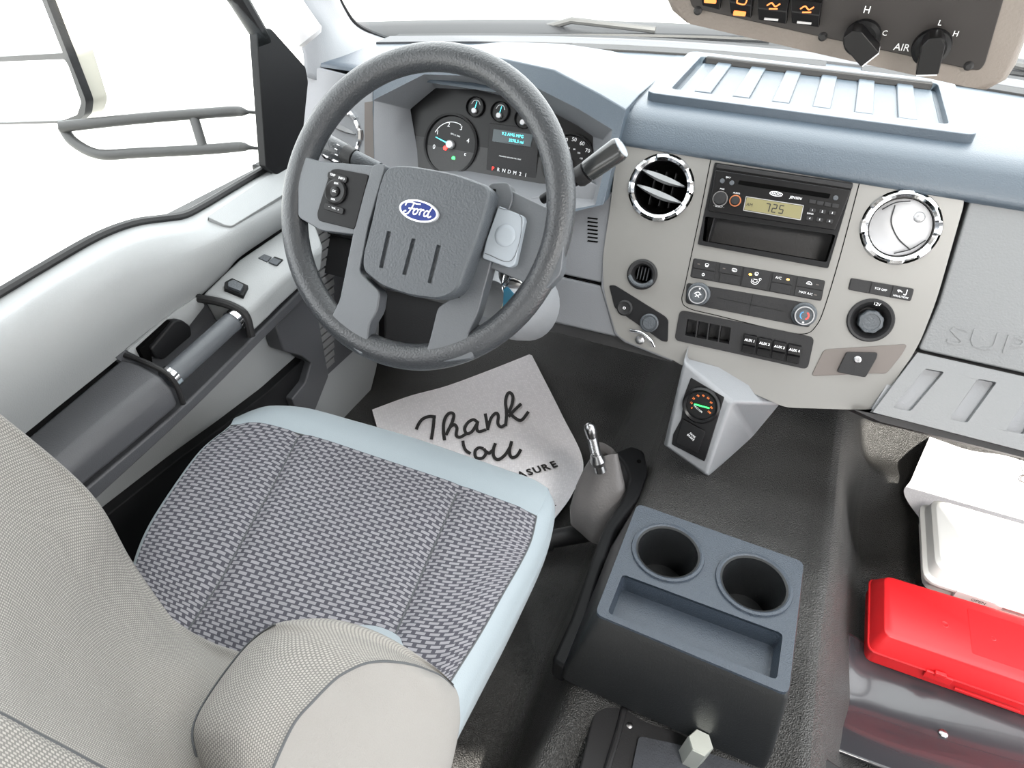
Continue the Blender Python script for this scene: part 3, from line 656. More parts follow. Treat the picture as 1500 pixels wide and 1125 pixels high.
# ================================================================ AUX SWITCH PANEL
sw = thing('switch_panel', 'black lower switch panel with four auxiliary rocker switches and four blank slots', 'switch panel', DF.at(1085, 540, 0))
slots = []
for k in range(4):
    x0 = 1007 + k * 16.5; y0 = 467 + k * 3.3
    slots.append(DF.P([(x0, y0), (x0 + 14.5, y0 + 3), (x0 + 11.5, y0 + 27), (x0 - 3.5, y0 + 24)]))
plate('panel_plate', DF, fillet(swp, .008), -.02, .0018, M['char'], sw, holes=slots, bevel=.001)
for s_ in slots:
    cp = loft('blank_slot', [[DF.W(p[0], p[1], .001) for p in s_], [DF.W(p[0], p[1] * 1.0 + .002, -.019) for p in s_]], M['char'], sw, cap1=True)
for k in range(4):
    x0 = 1090 + k * 21.8; y0 = 489 + k * 4.8
    q = np.array(DF.P([(x0, y0), (x0 + 19, y0 + 3.8), (x0 + 14.5, y0 + 31), (x0 - 4, y0 + 27)], .008))
    a, b, c, d = q
    V = []
    prof_ = [(0, .002), (.04, .008), (.30, .0095), (.5, .011), (.62, .007), (.95, .0105), (1, .003)]
    for t, h in prof_: V.append([DF.W(*(a + (d - a) * t), h), DF.W(*(b + (c - b) * t), h)])
    V = [[l[0], l[1], l[1] - DF.n * .012, l[0] - DF.n * .012] for l in V]
    rk = loft('rocker_switch', V, M['gloss'], sw, cap0=True, cap1=True, bevel=.0008, ang=25)
    m_ = (a + b) / 2 * .72 + (c + d) / 2 * .28
    aa = math.atan2(*(b - a)[::-1]); text('AUX %d' % (k + 1), DF, m_[0], m_[1], .0052, M['wprint'], rk, .0105, ang=aa, bold=.0001)

# ================================================================ GAUGE POD
pod = thing('gauge_pod', 'light grey pod with round gauge and push switch hanging below the dash', 'gauge pod', (0, .86, .20))
T_ = [PY(1000, 533, .87), PY(1060, 545, .87), PY(1092, 560, .87), PY(1140, 592, .88)]
# face quad (facing rear-left/down) and right flank
FA = [np.array(PY(1001, 528, .865)), np.array(PY(1072, 590, .84)), np.array(PY(1035, 697, .80)), np.array(PY(973, 655, .81))]   # tl tr br bl
FT = [FA[0] + np.array([0, .03, .05]), np.array(DF.at(1075, 560, -.002)), None, None]
tl, tr, br_, bl = FA
tt1 = DF.at(1010, 520, -.02); tt2 = DF.at(1112, 548, -.02); rr1 = DF.at(1142, 592, -.02); bb = np.array([rr1[0] + .0, rr1[1] + .06, rr1[2]])
cr = np.array(PY(1102, 640, .93)); cb = np.array(PY(1036, 700, .93))
lb = bl + np.array([-.0, .10, .06]); lt = tl + np.array([0, .12, .06])
V = [tl, tr, br_, bl, tt1, tt2, rr1, cr, cb, lb, lt]
F = [(0, 1, 2, 3), (0, 4, 5, 1), (1, 5, 6), (1, 6, 7), (1, 7, 2), (2, 7, 8), (3, 2, 8, 9), (0, 3, 9, 10), (0, 10, 4)]
mesh('pod_shell', V, F, M['trim'], pod, bevel=.006, seg=3)
PF = Frame((tl + tr + br_ + bl) / 4, tr - tl, tl - bl)
plate('pod_face', PF, fillet(PF.P([(1012, 553), (1061, 582), (1032, 676), (984, 651), (986, 636), (998, 614), (1002, 580)], .002), .002), -.004, .0025, M['gloss'], pod, bevel=.0005)
c = PF.uv(1027, 594, .006); r_ = .0285
gg = lathe('round_gauge', PF.W(*c, .002), PF.n, [(r_, 0), (r_, .006), (r_ * .9, .009), (r_ * .78, .007), (r_ * .76, .002), (0, .002)], M['gloss'], pod, 40)
for i in range(9):
    a = math.radians(210 - i * 30 + 90 - 60); p = (c[0] + .0155 * math.cos(a), c[1] + .0155 * math.sin(a))
    text(['0', '10', '20', '30', '40', '50', '60', '80', '100'][i], PF, p[0], p[1], .0042, M['orange'], gg, .0045)
V, F = tube_geo([PF.at(1017, 592, .0065), PF.at(1039, 598, .0065)], .0011, 6); mesh('needle', V, F, M['greenlit'], gg)
text('VACUUM', PF, c[0], c[1] - .008, .004, M['wprint'], gg, .0045)
ps = plate('push_switch', PF, fillet(PF.P([(1000, 613), (1034, 632), (1022, 665), (990, 648)], .004), .003), .002, .006, M['gloss'], pod, bevel=.001)
c = PF.uv(1011, 640, .0065); text('PARK\nBRAKE', PF, c[0] + .001, c[1] + .002, .0045, M['wprint'], ps, .0062)

# ================================================================ STEERING WHEEL
wh = thing('steering_wheel', 'charcoal four spoke steering wheel with blue oval emblem on the hub', 'steering wheel', WF.W(0, -.05, -.02))
ring = lambda r_, w, n_=96: [WF.W(r_ * math.cos(2 * math.pi * i / n_), r_ * math.sin(2 * math.pi * i / n_), w) for i in range(n_)]
V, F = tube_geo(ring(.1785, 0), .0165, 20, True, flat=1.0); mesh('rim', V, F, M['wheel'], wh)
def wp(name, L, w0, w1, m_, par=wh, r=.006, bevel=.004, **k): return pplate(name, WF, L, w0, w1, m_, par, r=r, bevel=bevel, seg=3, **k)
wp('upper_left_spoke', [(436, 226), (470, 236), (553, 243), (530, 345), (470, 338), (436, 318)], -.008, .012, M['spoke'])
wp('upper_right_spoke', [(728, 268), (765, 287), (800, 304), (832, 305), (822, 400), (800, 425), (770, 415), (700, 385)], -.010, .010, M['spoke'])
wp('lower_left_spoke', [(546, 240), (566, 240), (540, 330), (527, 398), (557, 427), (553, 455), (541, 475), (538, 500), (530, 522), (478, 478), (497, 440), (506, 395), (524, 305)], -.006, .014, M['spoke'])
wp('lower_right_spoke', [(716, 268), (744, 266), (752, 290), (722, 375), (700, 458), (684, 492), (694, 525), (618, 535), (630, 495), (641, 450), (664, 435), (690, 370)], -.006, .014, M['spoke'])
wp('hub_back', [(566, 246), (722, 274), (668, 430), (560, 425), (532, 398)], -.045, .018, M['black'])
slots = [fillet(WF.P(q, .044), .001) for q in ([(567, 338), (573, 339), (561, 393), (555, 392)], [(603, 349), (609, 350), (595, 403), (589, 402)], [(640, 358), (646, 360), (632, 415), (626, 414)])]
hubp = [(565, 241), (600, 241), (665, 252), (721, 273), (709, 320), (691, 372), (670, 428), (644, 440), (600, 434), (558, 420), (530, 397), (530, 374), (544, 320), (553, 275)]
hb = fillet(WF.P(hubp, .044), [.014, .01, .02, .012, .02, .02, .012, .01, .01, .01, .01, .01, .02, .02])
ce = np.mean(np.array(hb), 0)
def sc(L, k): return [tuple(ce + (np.array(p) - ce) * k) for p in L]
hubm = loft('airbag_cover', [[WF.W(*p, w) for p in sc(hb, k)] for k, w in ((.985, .012), (.995, .030), (.998, .035), (.990, .0395), (.978, .0425), (.962, .0440))], M['hub'], wh, cap0=True, ang=60)
plate('cover_face', WF, sc(hb, .963), .0395, .0440, M['hub'], hubm, holes=slots, smooth=False)
plate('slot_floor', WF, sc(hb, .955), .034, .0400, M['hub'], hubm)
# chin: lower bulge
# emblem
c = WF.uv(613, 309, .047); ea = math.radians(-2)
em = plate('oval_emblem', WF, circ(*c, .0245, 40, .0115, ea), .044, .0468, M['blue'], wh, bevel=.001)
ribbon('emblem_border', [circ(*c, .0232, 40, .0104, ea) + circ(*c, .0232, 40, .0104, ea)[:1]], .0007, lambda p: WF.W(p[0], p[1], .0471), M['wprint'], em)
loft('emblem_rim', [[WF.W(*p, .0442) for p in circ(*c, .0255, 40, .0124, ea)], [WF.W(*p, .0475) for p in circ(*c, .0250, 40, .0120, ea)], [WF.W(*p, .0475) for p in circ(*c, .0240, 40, .0110, ea)], [WF.W(*p, .0465) for p in circ(*c, .0238, 40, .0108, ea)]], M['wire'], em)
ford = [[(-15, 2.5), (-14, 5.5), (-10, 6.8), (-4, 6.2), (1, 6.6)], [(-6, 6.2), (-8, 1), (-10.5, -4), (-14, -5.5), (-15.5, -3.5), (-13, -2)], [(-11, .8), (-4, 1.2)],
        [(-3, 1.2), (-5, -1), (-4.5, -3.8), (-2, -3.2), (-.5, -.5), (-1.5, 1.5), (-3, 1.2)], [(-.8, .8), (1.5, 1.6), (3, 1.8), (2.2, -1), (1.8, -3.8)], [(2.6, .2), (4.5, 2), (6, 1.2)],
        [(11, 1), (9, 1.6), (6.8, -.5), (7, -3.6), (9.5, -3), (11.5, 1)], [(14, 6.5), (12, 2), (10.8, -2.6), (12, -4), (14.5, -2.5)]]
ribbon('emblem_script', [[(c[0] + x * .00118, c[1] + y * .00118) for x, y in q] for q in ford], .0016, lambda p: WF.W(p[0], p[1], .0473), M['wprint'], em)
ribbon('cover_gap', [WF.P([(725, 277), (712, 322), (694, 374), (671, 436)], .0146)], .0035, lambda p: WF.W(p[0], p[1], .0148), M['void'], wh)
# left control pad
bpnl = wp('control_pad', [(484, 249), (493, 247), (540, 256), (519, 336), (466, 323), (464, 313)], .012, .0148, M['black'], r=.004, bevel=.0008)
c = WF.uv(492, 281, .016)
dk = lathe('round_keypad', WF.W(*c, .0145), WF.n, [(.0155, 0), (.0155, .003), (.0135, .0042), (.0065, .003), (.0062, .0045), (.005, .005), (0, .005)], M['gloss'], bpnl, 40)
text('OK', WF, c[0], c[1], .0042, M['wprint'], dk, .0200)
text('SEEK', WF, c[0], c[1] + .0098, .0032, M['wprint'], dk, .0187); text('SEEK', WF, c[0], c[1] - .0098, .0032, M['wprint'], dk, .0187)
for (x, y, s_) in ((494, 259, ('TRIP', 'INFO')), (489, 305, ('-', '+'))):
    c = WF.uv(x, y, .017)
    kb = plate('rocker_key', WF, fillet([(c[0] - .0145, c[1] - .0035), (c[0] + .0145, c[1] - .0055), (c[0] + .0145, c[1] + .0025), (c[0] - .0145, c[1] + .0045)], .003), .0148, .0172, M['gloss'], bpnl, bevel=.0008)
    text(s_[0], WF, c[0] - .007, c[1] + .001, .0042, M['wprint'], kb, .0174, ang=-.07); text(s_[1], WF, c[0] + .007, c[1] - .001, .0042, M['wprint'], kb, .0174, ang=-.07)
    if y > 300: text('VOL', WF, c[0], c[1], .0034, M['wprint'], kb, .0174, ang=-.07)
# right blank insert
ri = wp('spoke_insert', [(730, 301), (766, 316), (768, 322), (754, 388), (745, 392), (706, 378), (712, 352)], .008, .020, M['insert'], r=.003, bevel=.0015)
groove('insert_line', [(729, 304), (764, 319), (750, 381), (710, 371)], .0007, WF, .0203, M['thread'], ri)
c = WF.uv(740, 345, .020)
lathe('thumb_recess', WF.W(*c, .0203), WF.n, [(.0125, 0), (.0115, .0012), (.008, .0016), (0, .0017)], M['insert'], ri, 32, ang=60)

# ================================================================ COLUMN, STALKS, KEYS
cn = -WF.n
col = thing('steering_column', 'grey steering column shroud behind the wheel', 'steering column', WF.W(0, -.02, -.30))
cpts = [WF.W(.0, -.012, -.045), WF.W(0, -.014, -.07), WF.W(0, -.018, -.20), WF.W(.0, -.02, -.30)]
def ell(o, a_, b_, n_=28): return [o + WF.u * a_ * math.cos(2 * math.pi * i / n_) * (1 if abs(math.sin(2 * math.pi * i / n_)) < 2 else 1) + WF.v * b_ * math.sin(2 * math.pi * i / n_) for i in range(n_)]
loft('column_shroud', [ell(cpts[0], .040, .036), ell(cpts[1], .058, .052), ell(cpts[2], .068, .060), ell(cpts[3], .07, .06)], M['trim'], col, cap0=True, cap1=True)
o_ = WF.W(.092, -.085, -.12)
loft('ignition_housing', [ell(o_ + WF.n * .055, .024, .024), ell(o_ + WF.n * .035, .038, .040), ell(o_ - WF.n * .06, .044, .052), ell(o_ - WF.n * .12, .044, .052)], M['trim'], col, cap0=True, cap1=True)
s0 = WF.at(556, 248, -.075); s1 = WF.at(520, 232, -.07); s2 = WF.at(505, 225, -.07); s3 = WF.at(468, 206, -.065)
stt = thing('turn_signal_stalk', 'dark turn signal and wiper stalk left of the steering column', 'stalk', s0)
tube('stalk_arm', [s0, s1], [.009, .011], M['hub'], stt, 20); tube('stalk_collar', [s1, s2], .0125, M['char'], stt, 24, bevel=.0005)
d_ = s3 - s2
tube('stalk_grip', [s2, s2 + d_ * .1, s2 + d_ * .92, s3], [.0125, .0135, .0145, .0125], M['wheel'], stt, 24)
for k in range(3):
    q_ = s2 + d_ * (.05 + .02 * (k % 2)) + WF.n * .0135 * math.cos(.5 * k - .5) + WF.v * .0135 * math.sin(.5 * k - .5)
    tube('mark', [q_, q_ + d_ * .10], .0007, M['wprint'], stt, 6)
g0 = WF.at(795, 292, -.085); g1 = WF.at(845, 262, -.06); g2 = WF.at(862, 250, -.055); g3 = WF.at(910, 216, -.045)
gs = thing('gear_selector', 'dark column gear selector lever pointing at the centre vent', 'gear lever', g0)
tube('lever_arm', [g0, g1], [.006, .0075], M['black'], gs, 16)
d_ = g3 - g1
tube('lever_grip', [g1, g1 + d_ * .06, g1 + d_ * .22], [.0105, .0125, .0125], M['char'], gs, 24); tube('lever_grip_tip', [g1 + d_ * .24, g1 + d_ * .27, g1 + d_ * .95, g3], [.0115, .0130, .0140, .0125], M['grip'], gs, 24)
dn = d_ / np.linalg.norm(d_)
lathe('end_button', g3, dn, [(.0125, -.001), (.0118, .001), (.0085, .0022), (.008, .0014), (0, .0014)], M['insert'], gs, 28)
# keys
ky = thing('key_ring', 'ignition keys on steel rings with blue and cream tag', 'keys', WF.at(745, 470, -.06))
def ringt(name, cx, cy, r_, w, ax1, ax2, m_):
    o = WF.at(cx, cy, w); V, F = tube_geo([o + ax1 * r_ * math.cos(2 * math.pi * i / 24) + ax2 * r_ * math.sin(2 * math.pi * i / 24) for i in range(24)], .0011, 8, True); return mesh(name, V, F, m_, ky)
ringt('split_ring', 741, 408, .0125, -.028, WF.v, WF.u * .6 + WF.n * .8, M['chrome']); ringt('split_ring', 752, 423, .0145, -.025, WF.u, WF.v * .8 + WF.n * .3, M['chrome'])
lathe('ignition_lock', WF.at(755, 402, -.055), WF.n, [(.018, 0), (.018, .012), (.014, .016), (0, .016)], M['steel'], ky, 24)
pplate('key_head', WF, [(742, 396), (766, 402), (772, 398), (764, 416), (744, 410)], -.030, -.024, M['black'], ky, r=.002, bevel=.001)
pplate('key_blade', WF, [(758, 425), (770, 438), (766, 443), (755, 431)], -.024, -.022, M['chrome'], ky)
pplate('cream_tag', WF, [(741, 432), (734, 452), (721, 467), (734, 474), (760, 448), (756, 432)], -.032, -.030, M['tagy'], ky, r=.002)
pplate('blue_tag', WF, [(738, 420), (744, 420), (755, 433), (756, 450), (735, 474), (730, 472), (737, 445)], -.028, -.026, M['tagb'], ky, r=.002)
# pedals
pd = thing('brake_pedal', 'ribbed black brake pedal above the paper mat', 'pedal', PY(770, 500, 1.34))
PLn = Frame(PY(770, 497, 1.34), (1, .0, 0), (0, .5, .86))
pplate('pedal_pad', PLn, [(735, 480), (800, 488), (808, 495), (804, 512), (780, 511), (735, 500)], -.012, 0, M['char'], pd, r=.006, bevel=.003)
for k in range(12):
    x = 738 + k * 5.4; pplate('rib', PLn, [(x, 487 + k * .8), (x + 2, 487.4 + k * .8), (x + 1.5, 506 + k * .5), (x - .5, 505.5 + k * .5)], 0, .002, M['char'], pd)
tube('pedal_arm', [PLn.W(0, 0, -.012), PLn.W(0, .04, -.06), np.array(PLn.W(0, .3, -.05))], .010, M['black'], pd, 8)
pd = thing('accelerator_pedal', 'plain black accelerator pedal right of the brake pedal', 'pedal', PY(878, 540, 1.38))
pplate('pedal_pad', Frame(PY(878, 522, 1.38), (1, 0, 0), (0, .5, .86)), [(866, 502), (896, 505), (889, 543), (858, 536)], -.012, 0, M['char'], pd, r=.004, bevel=.003)
tube('pedal_arm', [PY(880, 505, 1.39), PY(885, 480, 1.44)], .007, M['black'], pd, 8)

# ================================================================ DRIVER DOOR (part of the shell)
door = thing('door_1', 'light grey driver door trim with dark armrest and pull handle', 'door', (-.79, .6, -.02)); del door['category']; door['kind'] = 'structure'
DX = Frame((-.79, 0, 0), (0, 1, 0), (0, 0, 1))    # n = +X, into the cab
def DR(L, x): return [PX(a, b, x) for a, b in L]
S0 = DR([(-60, 472), (0, 437), (60, 401), (130, 360), (170, 341), (205, 330), (240, 325), (272, 320), (300, 306), (340, 282), (380, 258), (418, 236)], -.822)
S1 = DR([(-60, 486), (0, 452), (60, 414), (130, 372), (170, 352), (205, 339), (240, 333), (276, 328), (304, 314), (344, 290), (386, 266), (424, 246)], -.805)
S1b = DR([(-60, 510), (0, 474), (60, 434), (130, 393), (170, 371), (205, 357), (240, 348), (282, 341), (316, 330), (356, 308), (398, 284), (436, 262)], -.780)
S2 = DR([(-60, 570), (0, 525), (60, 488), (130, 440), (170, 416), (205, 400), (240, 386), (290, 366), (330, 345), (370, 322), (410, 300), (442, 278)], -.760)
S3 = DR([(-60, 640), (0, 594), (60, 552), (130, 500), (170, 470), (205, 450), (240, 430), (290, 404), (330, 378), (370, 350), (410, 322), (446, 298)], -.757)
S4 = DR([(-60, 702), (20, 648), (90, 592), (150, 544), (200, 503), (240, 472), (290, 436), (330, 400), (350, 378), (390, 350), (420, 330), (450, 312)], -.775)
patch('upper_panel', [S0, S1, S1b, S2, S3, S4], M['door'], door, n=70, sub=6)
V, F = tube_geo(resample([p + np.array([-.004, 0, .004]) for p in S0], 60), .0062, 8); mesh('window_seal', V, F, M['rubber'], door)
# flat cap on the front of the sill
cf = Frame(PX(360, 290, -.79), PX(415, 243, -.80) - PX(330, 320, -.775), PX(345, 270, -.81) - PX(360, 300, -.775))
if cf.n[2] < 0: cf = Frame(cf.o, -cf.u, cf.v)
pplate('sill_cap', cf, [(303, 317), (330, 330), (340, 331), (436, 272), (438, 248), (418, 243), (390, 258)], -.006, .003, M['door'], door, r=.004, bevel=.0015)
# lower panel
pplate('lower_panel', DX, [(60, 790), (280, 596), (436, 420), (448, 320), (520, 335), (557, 470), (555, 530), (540, 590), (500, 690), (430, 800), (200, 1050), (60, 1100)], -.03, .010, M['door'], door, r=.02, bevel=.006)
pplate('outer_skin', DX, [(-200, 560), (418, 236), (600, 300), (620, 640), (200, 1250), (-300, 1300)], -.07, -.045, M['rubber'], door)
gv = []
for k in range(19):
    z0 = .455 - k * .0165; y0 = .80 + .035 * max(0, 1 - k / 4) ; y1 = .955 - .004 * k
    gv.append(box_geo(DX, y0 + .004 * k * 0, z0, .0105, y1, z0 + .0125, .0145))
g = mesh('speaker_grille', *join([box_geo(DX, .80, .14, .006, .96, .47, .0108)]), M['arm'], door)
for v_, f_ in gv: mesh('slat', v_, f_, M['grille'], g)
pplate('pocket_shade_plate', DX, [(100, 800), (262, 672), (330, 622), (395, 572), (452, 520), (460, 560), (430, 640), (380, 720), (200, 920), (100, 1000)], .008, .030, M['black'], door, r=.01, bevel=.006)  # black plate stands in for shade in the door pocket recess
# dark support piece
pplate('support_bracket', DX, [(404, 478), (440, 428), (462, 440), (470, 480), (482, 551), (462, 602), (436, 606), (428, 585), (447, 562), (456, 532), (442, 522), (416, 515)], .012, .045, M['arm'], door, r=.004, bevel=.004)
# long dark lower ledge under the armrest
def bar(name, L0, L1, x0, x1, m_, bev=.004):
    A = DR(L0, x1); B = DR(L1, x1); n_ = 24; A = resample(A, n_); B = resample(B, n_)
    lp = [[a, b, np.array([x0, b[1], b[2]]), np.array([x0, a[1], a[2]])] for a, b in zip(A, B)]
    return loft(name, lp, m_, door, cap0=True, cap1=True, bevel=bev, seg=3)
bar('lower_ledge', [(60, 775), (120, 722), (265, 598), (365, 500), (440, 426), (470, 398)], [(70, 800), (135, 738), (278, 606), (368, 516), (443, 440), (472, 412)], -.79, -.706, M['arm'])
# armrest
A0 = DR([(-60, 715), (45, 634), (110, 580), (178, 523)], -.775); A1 = DR([(-50, 740), (60, 655), (135, 592), (205, 532)], -.745)
A2 = DR([(-40, 775), (75, 682), (155, 614), (238, 549)], -.712); A3 = DR([(-30, 800), (90, 700), (170, 632), (254, 568)], -.702); A4 = DR([(-20, 830), (112, 722), (190, 658), (264, 594)], -.702)
A5 = [np.array([-.775, p[1], p[2]]) for p in A4]
lp = [[r[i] for r in (A0, A1, A2, A3, A4, A5)] for i in range(4)]
loft('armrest', lp, M['arm'], door, cap0=True, cap1=True, bevel=.008, seg=4)
E0 = [A0[3], A1[3], A2[3], A3[3], A4[3]]
tube('armrest_end_trim', cm([p + np.array([.002, .004, .001]) for p in E0], 6), .0038, M['char'], door, 10)
# handle recess
pplate('handle_recess', DX, [(170, 524), (292, 430), (372, 478), (372, 505), (268, 600)], .004, .018, M['arm'], door)
pplate('recess_wall', DX, [(186, 514), (258, 455), (292, 433), (300, 448), (275, 480), (232, 520), (215, 528)], .018, .022, M['door'], door, r=.004)
lv = pplate('door_release', DX, [(221, 511), (256, 470), (268, 469), (280, 478), (282, 492), (240, 528), (228, 524)], .022, .036, M['black'], door, r=.005, bevel=.003)
pplate('release_housing', DX, [(204, 512), (250, 470), (262, 468), (262, 478), (222, 516), (224, 532), (212, 528)], .022, .030, M['void'], door, r=.003, bevel=.001)
h0 = PX(250, 553, -.716); h1 = PX(343, 469, -.716); hd = h1 - h0
hb_ = tube('pull_handle', [h0 - hd * .03, h1 + hd * .03], .0150, M['spoke'], door, 28)
for t in (.0, 1.0):
    o_ = h0 + hd * t; tube('chrome_collar', [o_ - hd * .035, o_ - hd * .03, o_ + hd * .03, o_ + hd * .035], [.0150, .0172, .0172, .0150], M['chrome'], hb_, 28)
# switch pod
B0 = DR([(293, 433), (322, 404), (349, 379), (413, 336), (450, 312)], -.772); B1 = DR([(322, 438), (350, 412), (378, 388), (430, 348), (462, 326)], -.742)
B2 = DR([(346, 446), (372, 423), (398, 400), (440, 368), (470, 345)], -.718); B3 = DR([(363, 459), (388, 436), (410, 415), (446, 385), (474, 362)], -.702); B4 = DR([(371, 488), (393, 467), (413, 447), (440, 422), (472, 396)], -.699)
B5 = [np.array([-.775, p[1], p[2]]) for p in B4]
pod2 = loft('switch_pod', [[r[i] for r in (B0, B1, B2, B3, B4, B5)] for i in range(5)], M['door'], door, cap0=True, cap1=True, bevel=.007, seg=4)
tube('pod_end_trim', cm([p + np.array([.001, -.006, -.001]) for p in (B0[0], B1[0], B2[0], B3[0], B4[0])], 6), .0065, M['char'], door, 10)
u_ = B2[1] - B0[1]; v_ = B0[3] - B0[1]
SF = Frame((B0[1] + B2[1]) / 2, u_, v_)
if SF.n[2] < 0: SF = Frame(SF.o, -SF.u, SF.v)
ws_ = pplate('window_switch', SF, [(329, 413), (340, 407), (364, 418), (356, 433), (328, 422)], -.004, .006, M['black'], door, r=.002, bevel=.001)
pplate('switch_rocker', SF, [(334, 413), (342, 409), (357, 417), (352, 426), (334, 419)], .004, .011, M['hub'], ws_, r=.002, bevel=.0015)
ls = pplate('lock_switch', SF, [(376, 377), (387, 370), (415, 380), (406, 389)], -.004, .0035, M['black'], door, r=.001, bevel=.0005)
pplate('switch_rocker', SF, [(378, 377.5), (387, 372), (398, 376), (391, 383)], .003, .006, M['hub'], ls, r=.001, bevel=.0008)
pplate('switch_rocker', SF, [(393, 383.5), (400, 377), (412, 381), (405, 388)], .003, .006, M['hub'], ls, r=.001, bevel=.0008)
# side glass, frame and pillar
S0g = [p + np.array([-.006, 0, 0]) for p in S0]
wr = [S0g, [p + np.array([.09, -.03, .50 if True else 0]) - np.array([0, 0, (p[2] - .58)]) for p in S0g]]
o, _ = patch('window_2', [resample(wr[0], 20), resample(wr[1], 20)], M['glass'], n=30, linear=True); struct(o)
tr1 = tube('trim_2', [PX(393, 243, -.815), PX(388, 150, -.812), PX(383, 55, -.808), PX(345, -8, -.79), PX(250, -90, -.77), PX(100, -200, -.75)], [.013, .013, .014, .015, .015, .015], M['char'], None, 10); struct(tr1)
pl = thing('trim_3', 'black mirror sail panel and grey pillar cover', 'trim', (-.79, .9, .6)); del pl['category']; pl['kind'] = 'structure'
pplate('sail_panel', Frame((-.80, 0, 0), (0, 1, 0), (0, 0, 1)), [(376, 40), (398, 42), (448, 98), (452, 120), (440, 240), (415, 262), (390, 245)], -.01, .006, M['black'], pl, r=.004, bevel=.002)
pc = [PD(385, -60, 1.04), PD(420, 5, 1.08), PD(440, 35, 1.10), PD(457, 58, 1.115)]
tube('pillar_pad', cm(pc, 5), [.026] * 15 + [.020], M['pillar'], pl, 20)
PRr = [[PD(360, -40, 1.10), PD(420, 30, 1.14), PD(442, 70, 1.16), PD(446, 112, 1.17)], [PD(420, -40, 1.10), PD(460, 20, 1.14), PD(478, 55, 1.17), PD(486, 118, 1.19)], [PD(478, -30, 1.16), PD(497, 16, 1.22), PD(518, 46, 1.27), PD(560, 90, 1.26)], [PD(486, -30, 1.22), PD(505, 14, 1.28), PD(528, 42, 1.33), PD(580, 62, 1.40)]]
patch('pillar_cover', PRr, M['trim'], pl, n=20, sub=5, solid=.004)
tube('pillar_edge', cm([PD(484, -30, 1.22), PD(503, 12, 1.28), PD(526, 40, 1.33), PD(572, 60, 1.40)], 5), .006, M['black'], pl, 8)

# ================================================================ DOOR MIRROR OUTSIDE
mr = thing('towing_mirror', 'large two pane towing mirror on tubular arms outside the driver window', 'mirror', PY(60, 180, .80))
MF = Frame(PY(60, 80, .80), (1, -.12, 0), (0, 0, 1))
pplate('mirror_shell', MF, [(-220, -200), (12, -200), (86, 0), (134, 150), (130, 166), (118, 178), (-220, 190)], -.045, -.014, M['cream'], mr, r=.01, bevel=.006)
up_ = [(-200, -180), (-10, -180), (92, 78), (-200, 94)]; lo_ = [(-200, 98), (94, 87), (100, 96), (119, 150), (113, 168), (90, 177), (0, 180), (-200, 178)]
pplate('mirror_frame', MF, [(-215, -195), (5, -195), (68, 0), (126, 148), (124, 168), (112, 180), (-215, 188)], -.014, 0, M['char'], mr, r=.008, bevel=.002, holes=[fillet(MF.P(up_), .004), fillet(MF.P(lo_), .004)])
pplate('flat_mirror_glass', MF, up_, -.008, -.004, M['mglass'], mr, r=.004)
pplate('convex_mirror_glass', MF, lo_, -.008, -.004, M['mglass'], mr, r=.004)
arm1 = cm([PD(88, 186, 1.13), PD(200, 174, 1.15), PD(300, 166, 1.17), PD(345, 163, 1.18), PD(360, 164, 1.18), PD(380, 165, 1.19)], 4)
tube('mirror_arm', arm1, [.009] * 13 + [.0085, .008, .007, .005, .003] + [.003] * 3, M['tube'], mr, 14)
arm2 = cm([PD(92, 186, 1.14), PD(108, 208, 1.145), PD(145, 226, 1.15), PD(200, 224, 1.16), PD(300, 219, 1.175), PD(350, 215, 1.18), PD(366, 216, 1.18), PD(384, 218, 1.19)], 4)
tube('mirror_arm', arm2, [.009] * 20 + [.0085, .008, .007, .0055, .004] + [.003] * 4, M['tube'], mr, 14)
tube('arm_strut', [PD(284, 172, 1.17), PD(298, 218, 1.175)], .0085, M['tube'], mr, 12)
box('mirror_mount', DX, .88, .42, -.09, .96, .56, -.04, M['char'], mr, bevel=.004)

# ================================================================ DRIVER SEAT
seat = thing('driver_seat', 'light grey cloth driver seat with woven patterned cushion insert', 'seat', (-.41, .3, .02))
def ZR(L, z): return [PZ(a, b, z) for a, b in L]
R0 = ZR([(345, 612), (372, 600), (400, 594), (450, 598), (520, 617), (600, 640), (680, 667), (740, 688), (780, 702), (803, 716)], .315)
Rm = ZR([(341, 616), (375, 606), (403, 602), (450, 612), (515, 632), (600, 658), (680, 684), (735, 704), (775, 720), (798, 733)], .331)
R1 = ZR([(338, 624), (380, 622), (430, 634), (480, 648), (540, 668), (600, 688), (660, 708), (720, 730), (760, 745), (786, 757)], .335)
Ru = [p + np.array([0, -.012, -.05]) for p in R0]; Ru2 = [p + np.array([0, -.04, -.12]) for p in R0]
patch('cushion_front', [Ru2, Ru, [p + np.array([0, .001, -.012]) for p in R0], R0, Rm, R1], M['seatv'], seat, n=50, sub=5)
def I(L): return ZR(L, .335)
def dome(G):
    return G
II = [R1, I([(300, 655), (400, 668), (500, 700), (600, 730), (700, 765), (778, 792)]), I([(262, 705), (360, 725), (460, 755), (560, 790), (660, 825), (762, 826)]), I([(222, 768), (330, 790), (440, 825), (550, 860), (650, 885), (738, 868)]),
      I([(200, 822), (300, 860), (420, 895), (530, 925), (640, 945), (703, 930)]), I([(188, 880), (300, 930), (420, 975), (520, 1005), (610, 1020), (664, 992)]), I([(180, 960), (300, 1020), (420, 1060), (520, 1085), (600, 1090), (625, 1055)])]
ch1 = I([(436, 640), (402, 706), (366, 770), (325, 845), (280, 914), (250, 960)]); ch2 = I([(669, 722), (645, 778), (622, 830), (600, 880), (578, 930), (560, 970)])
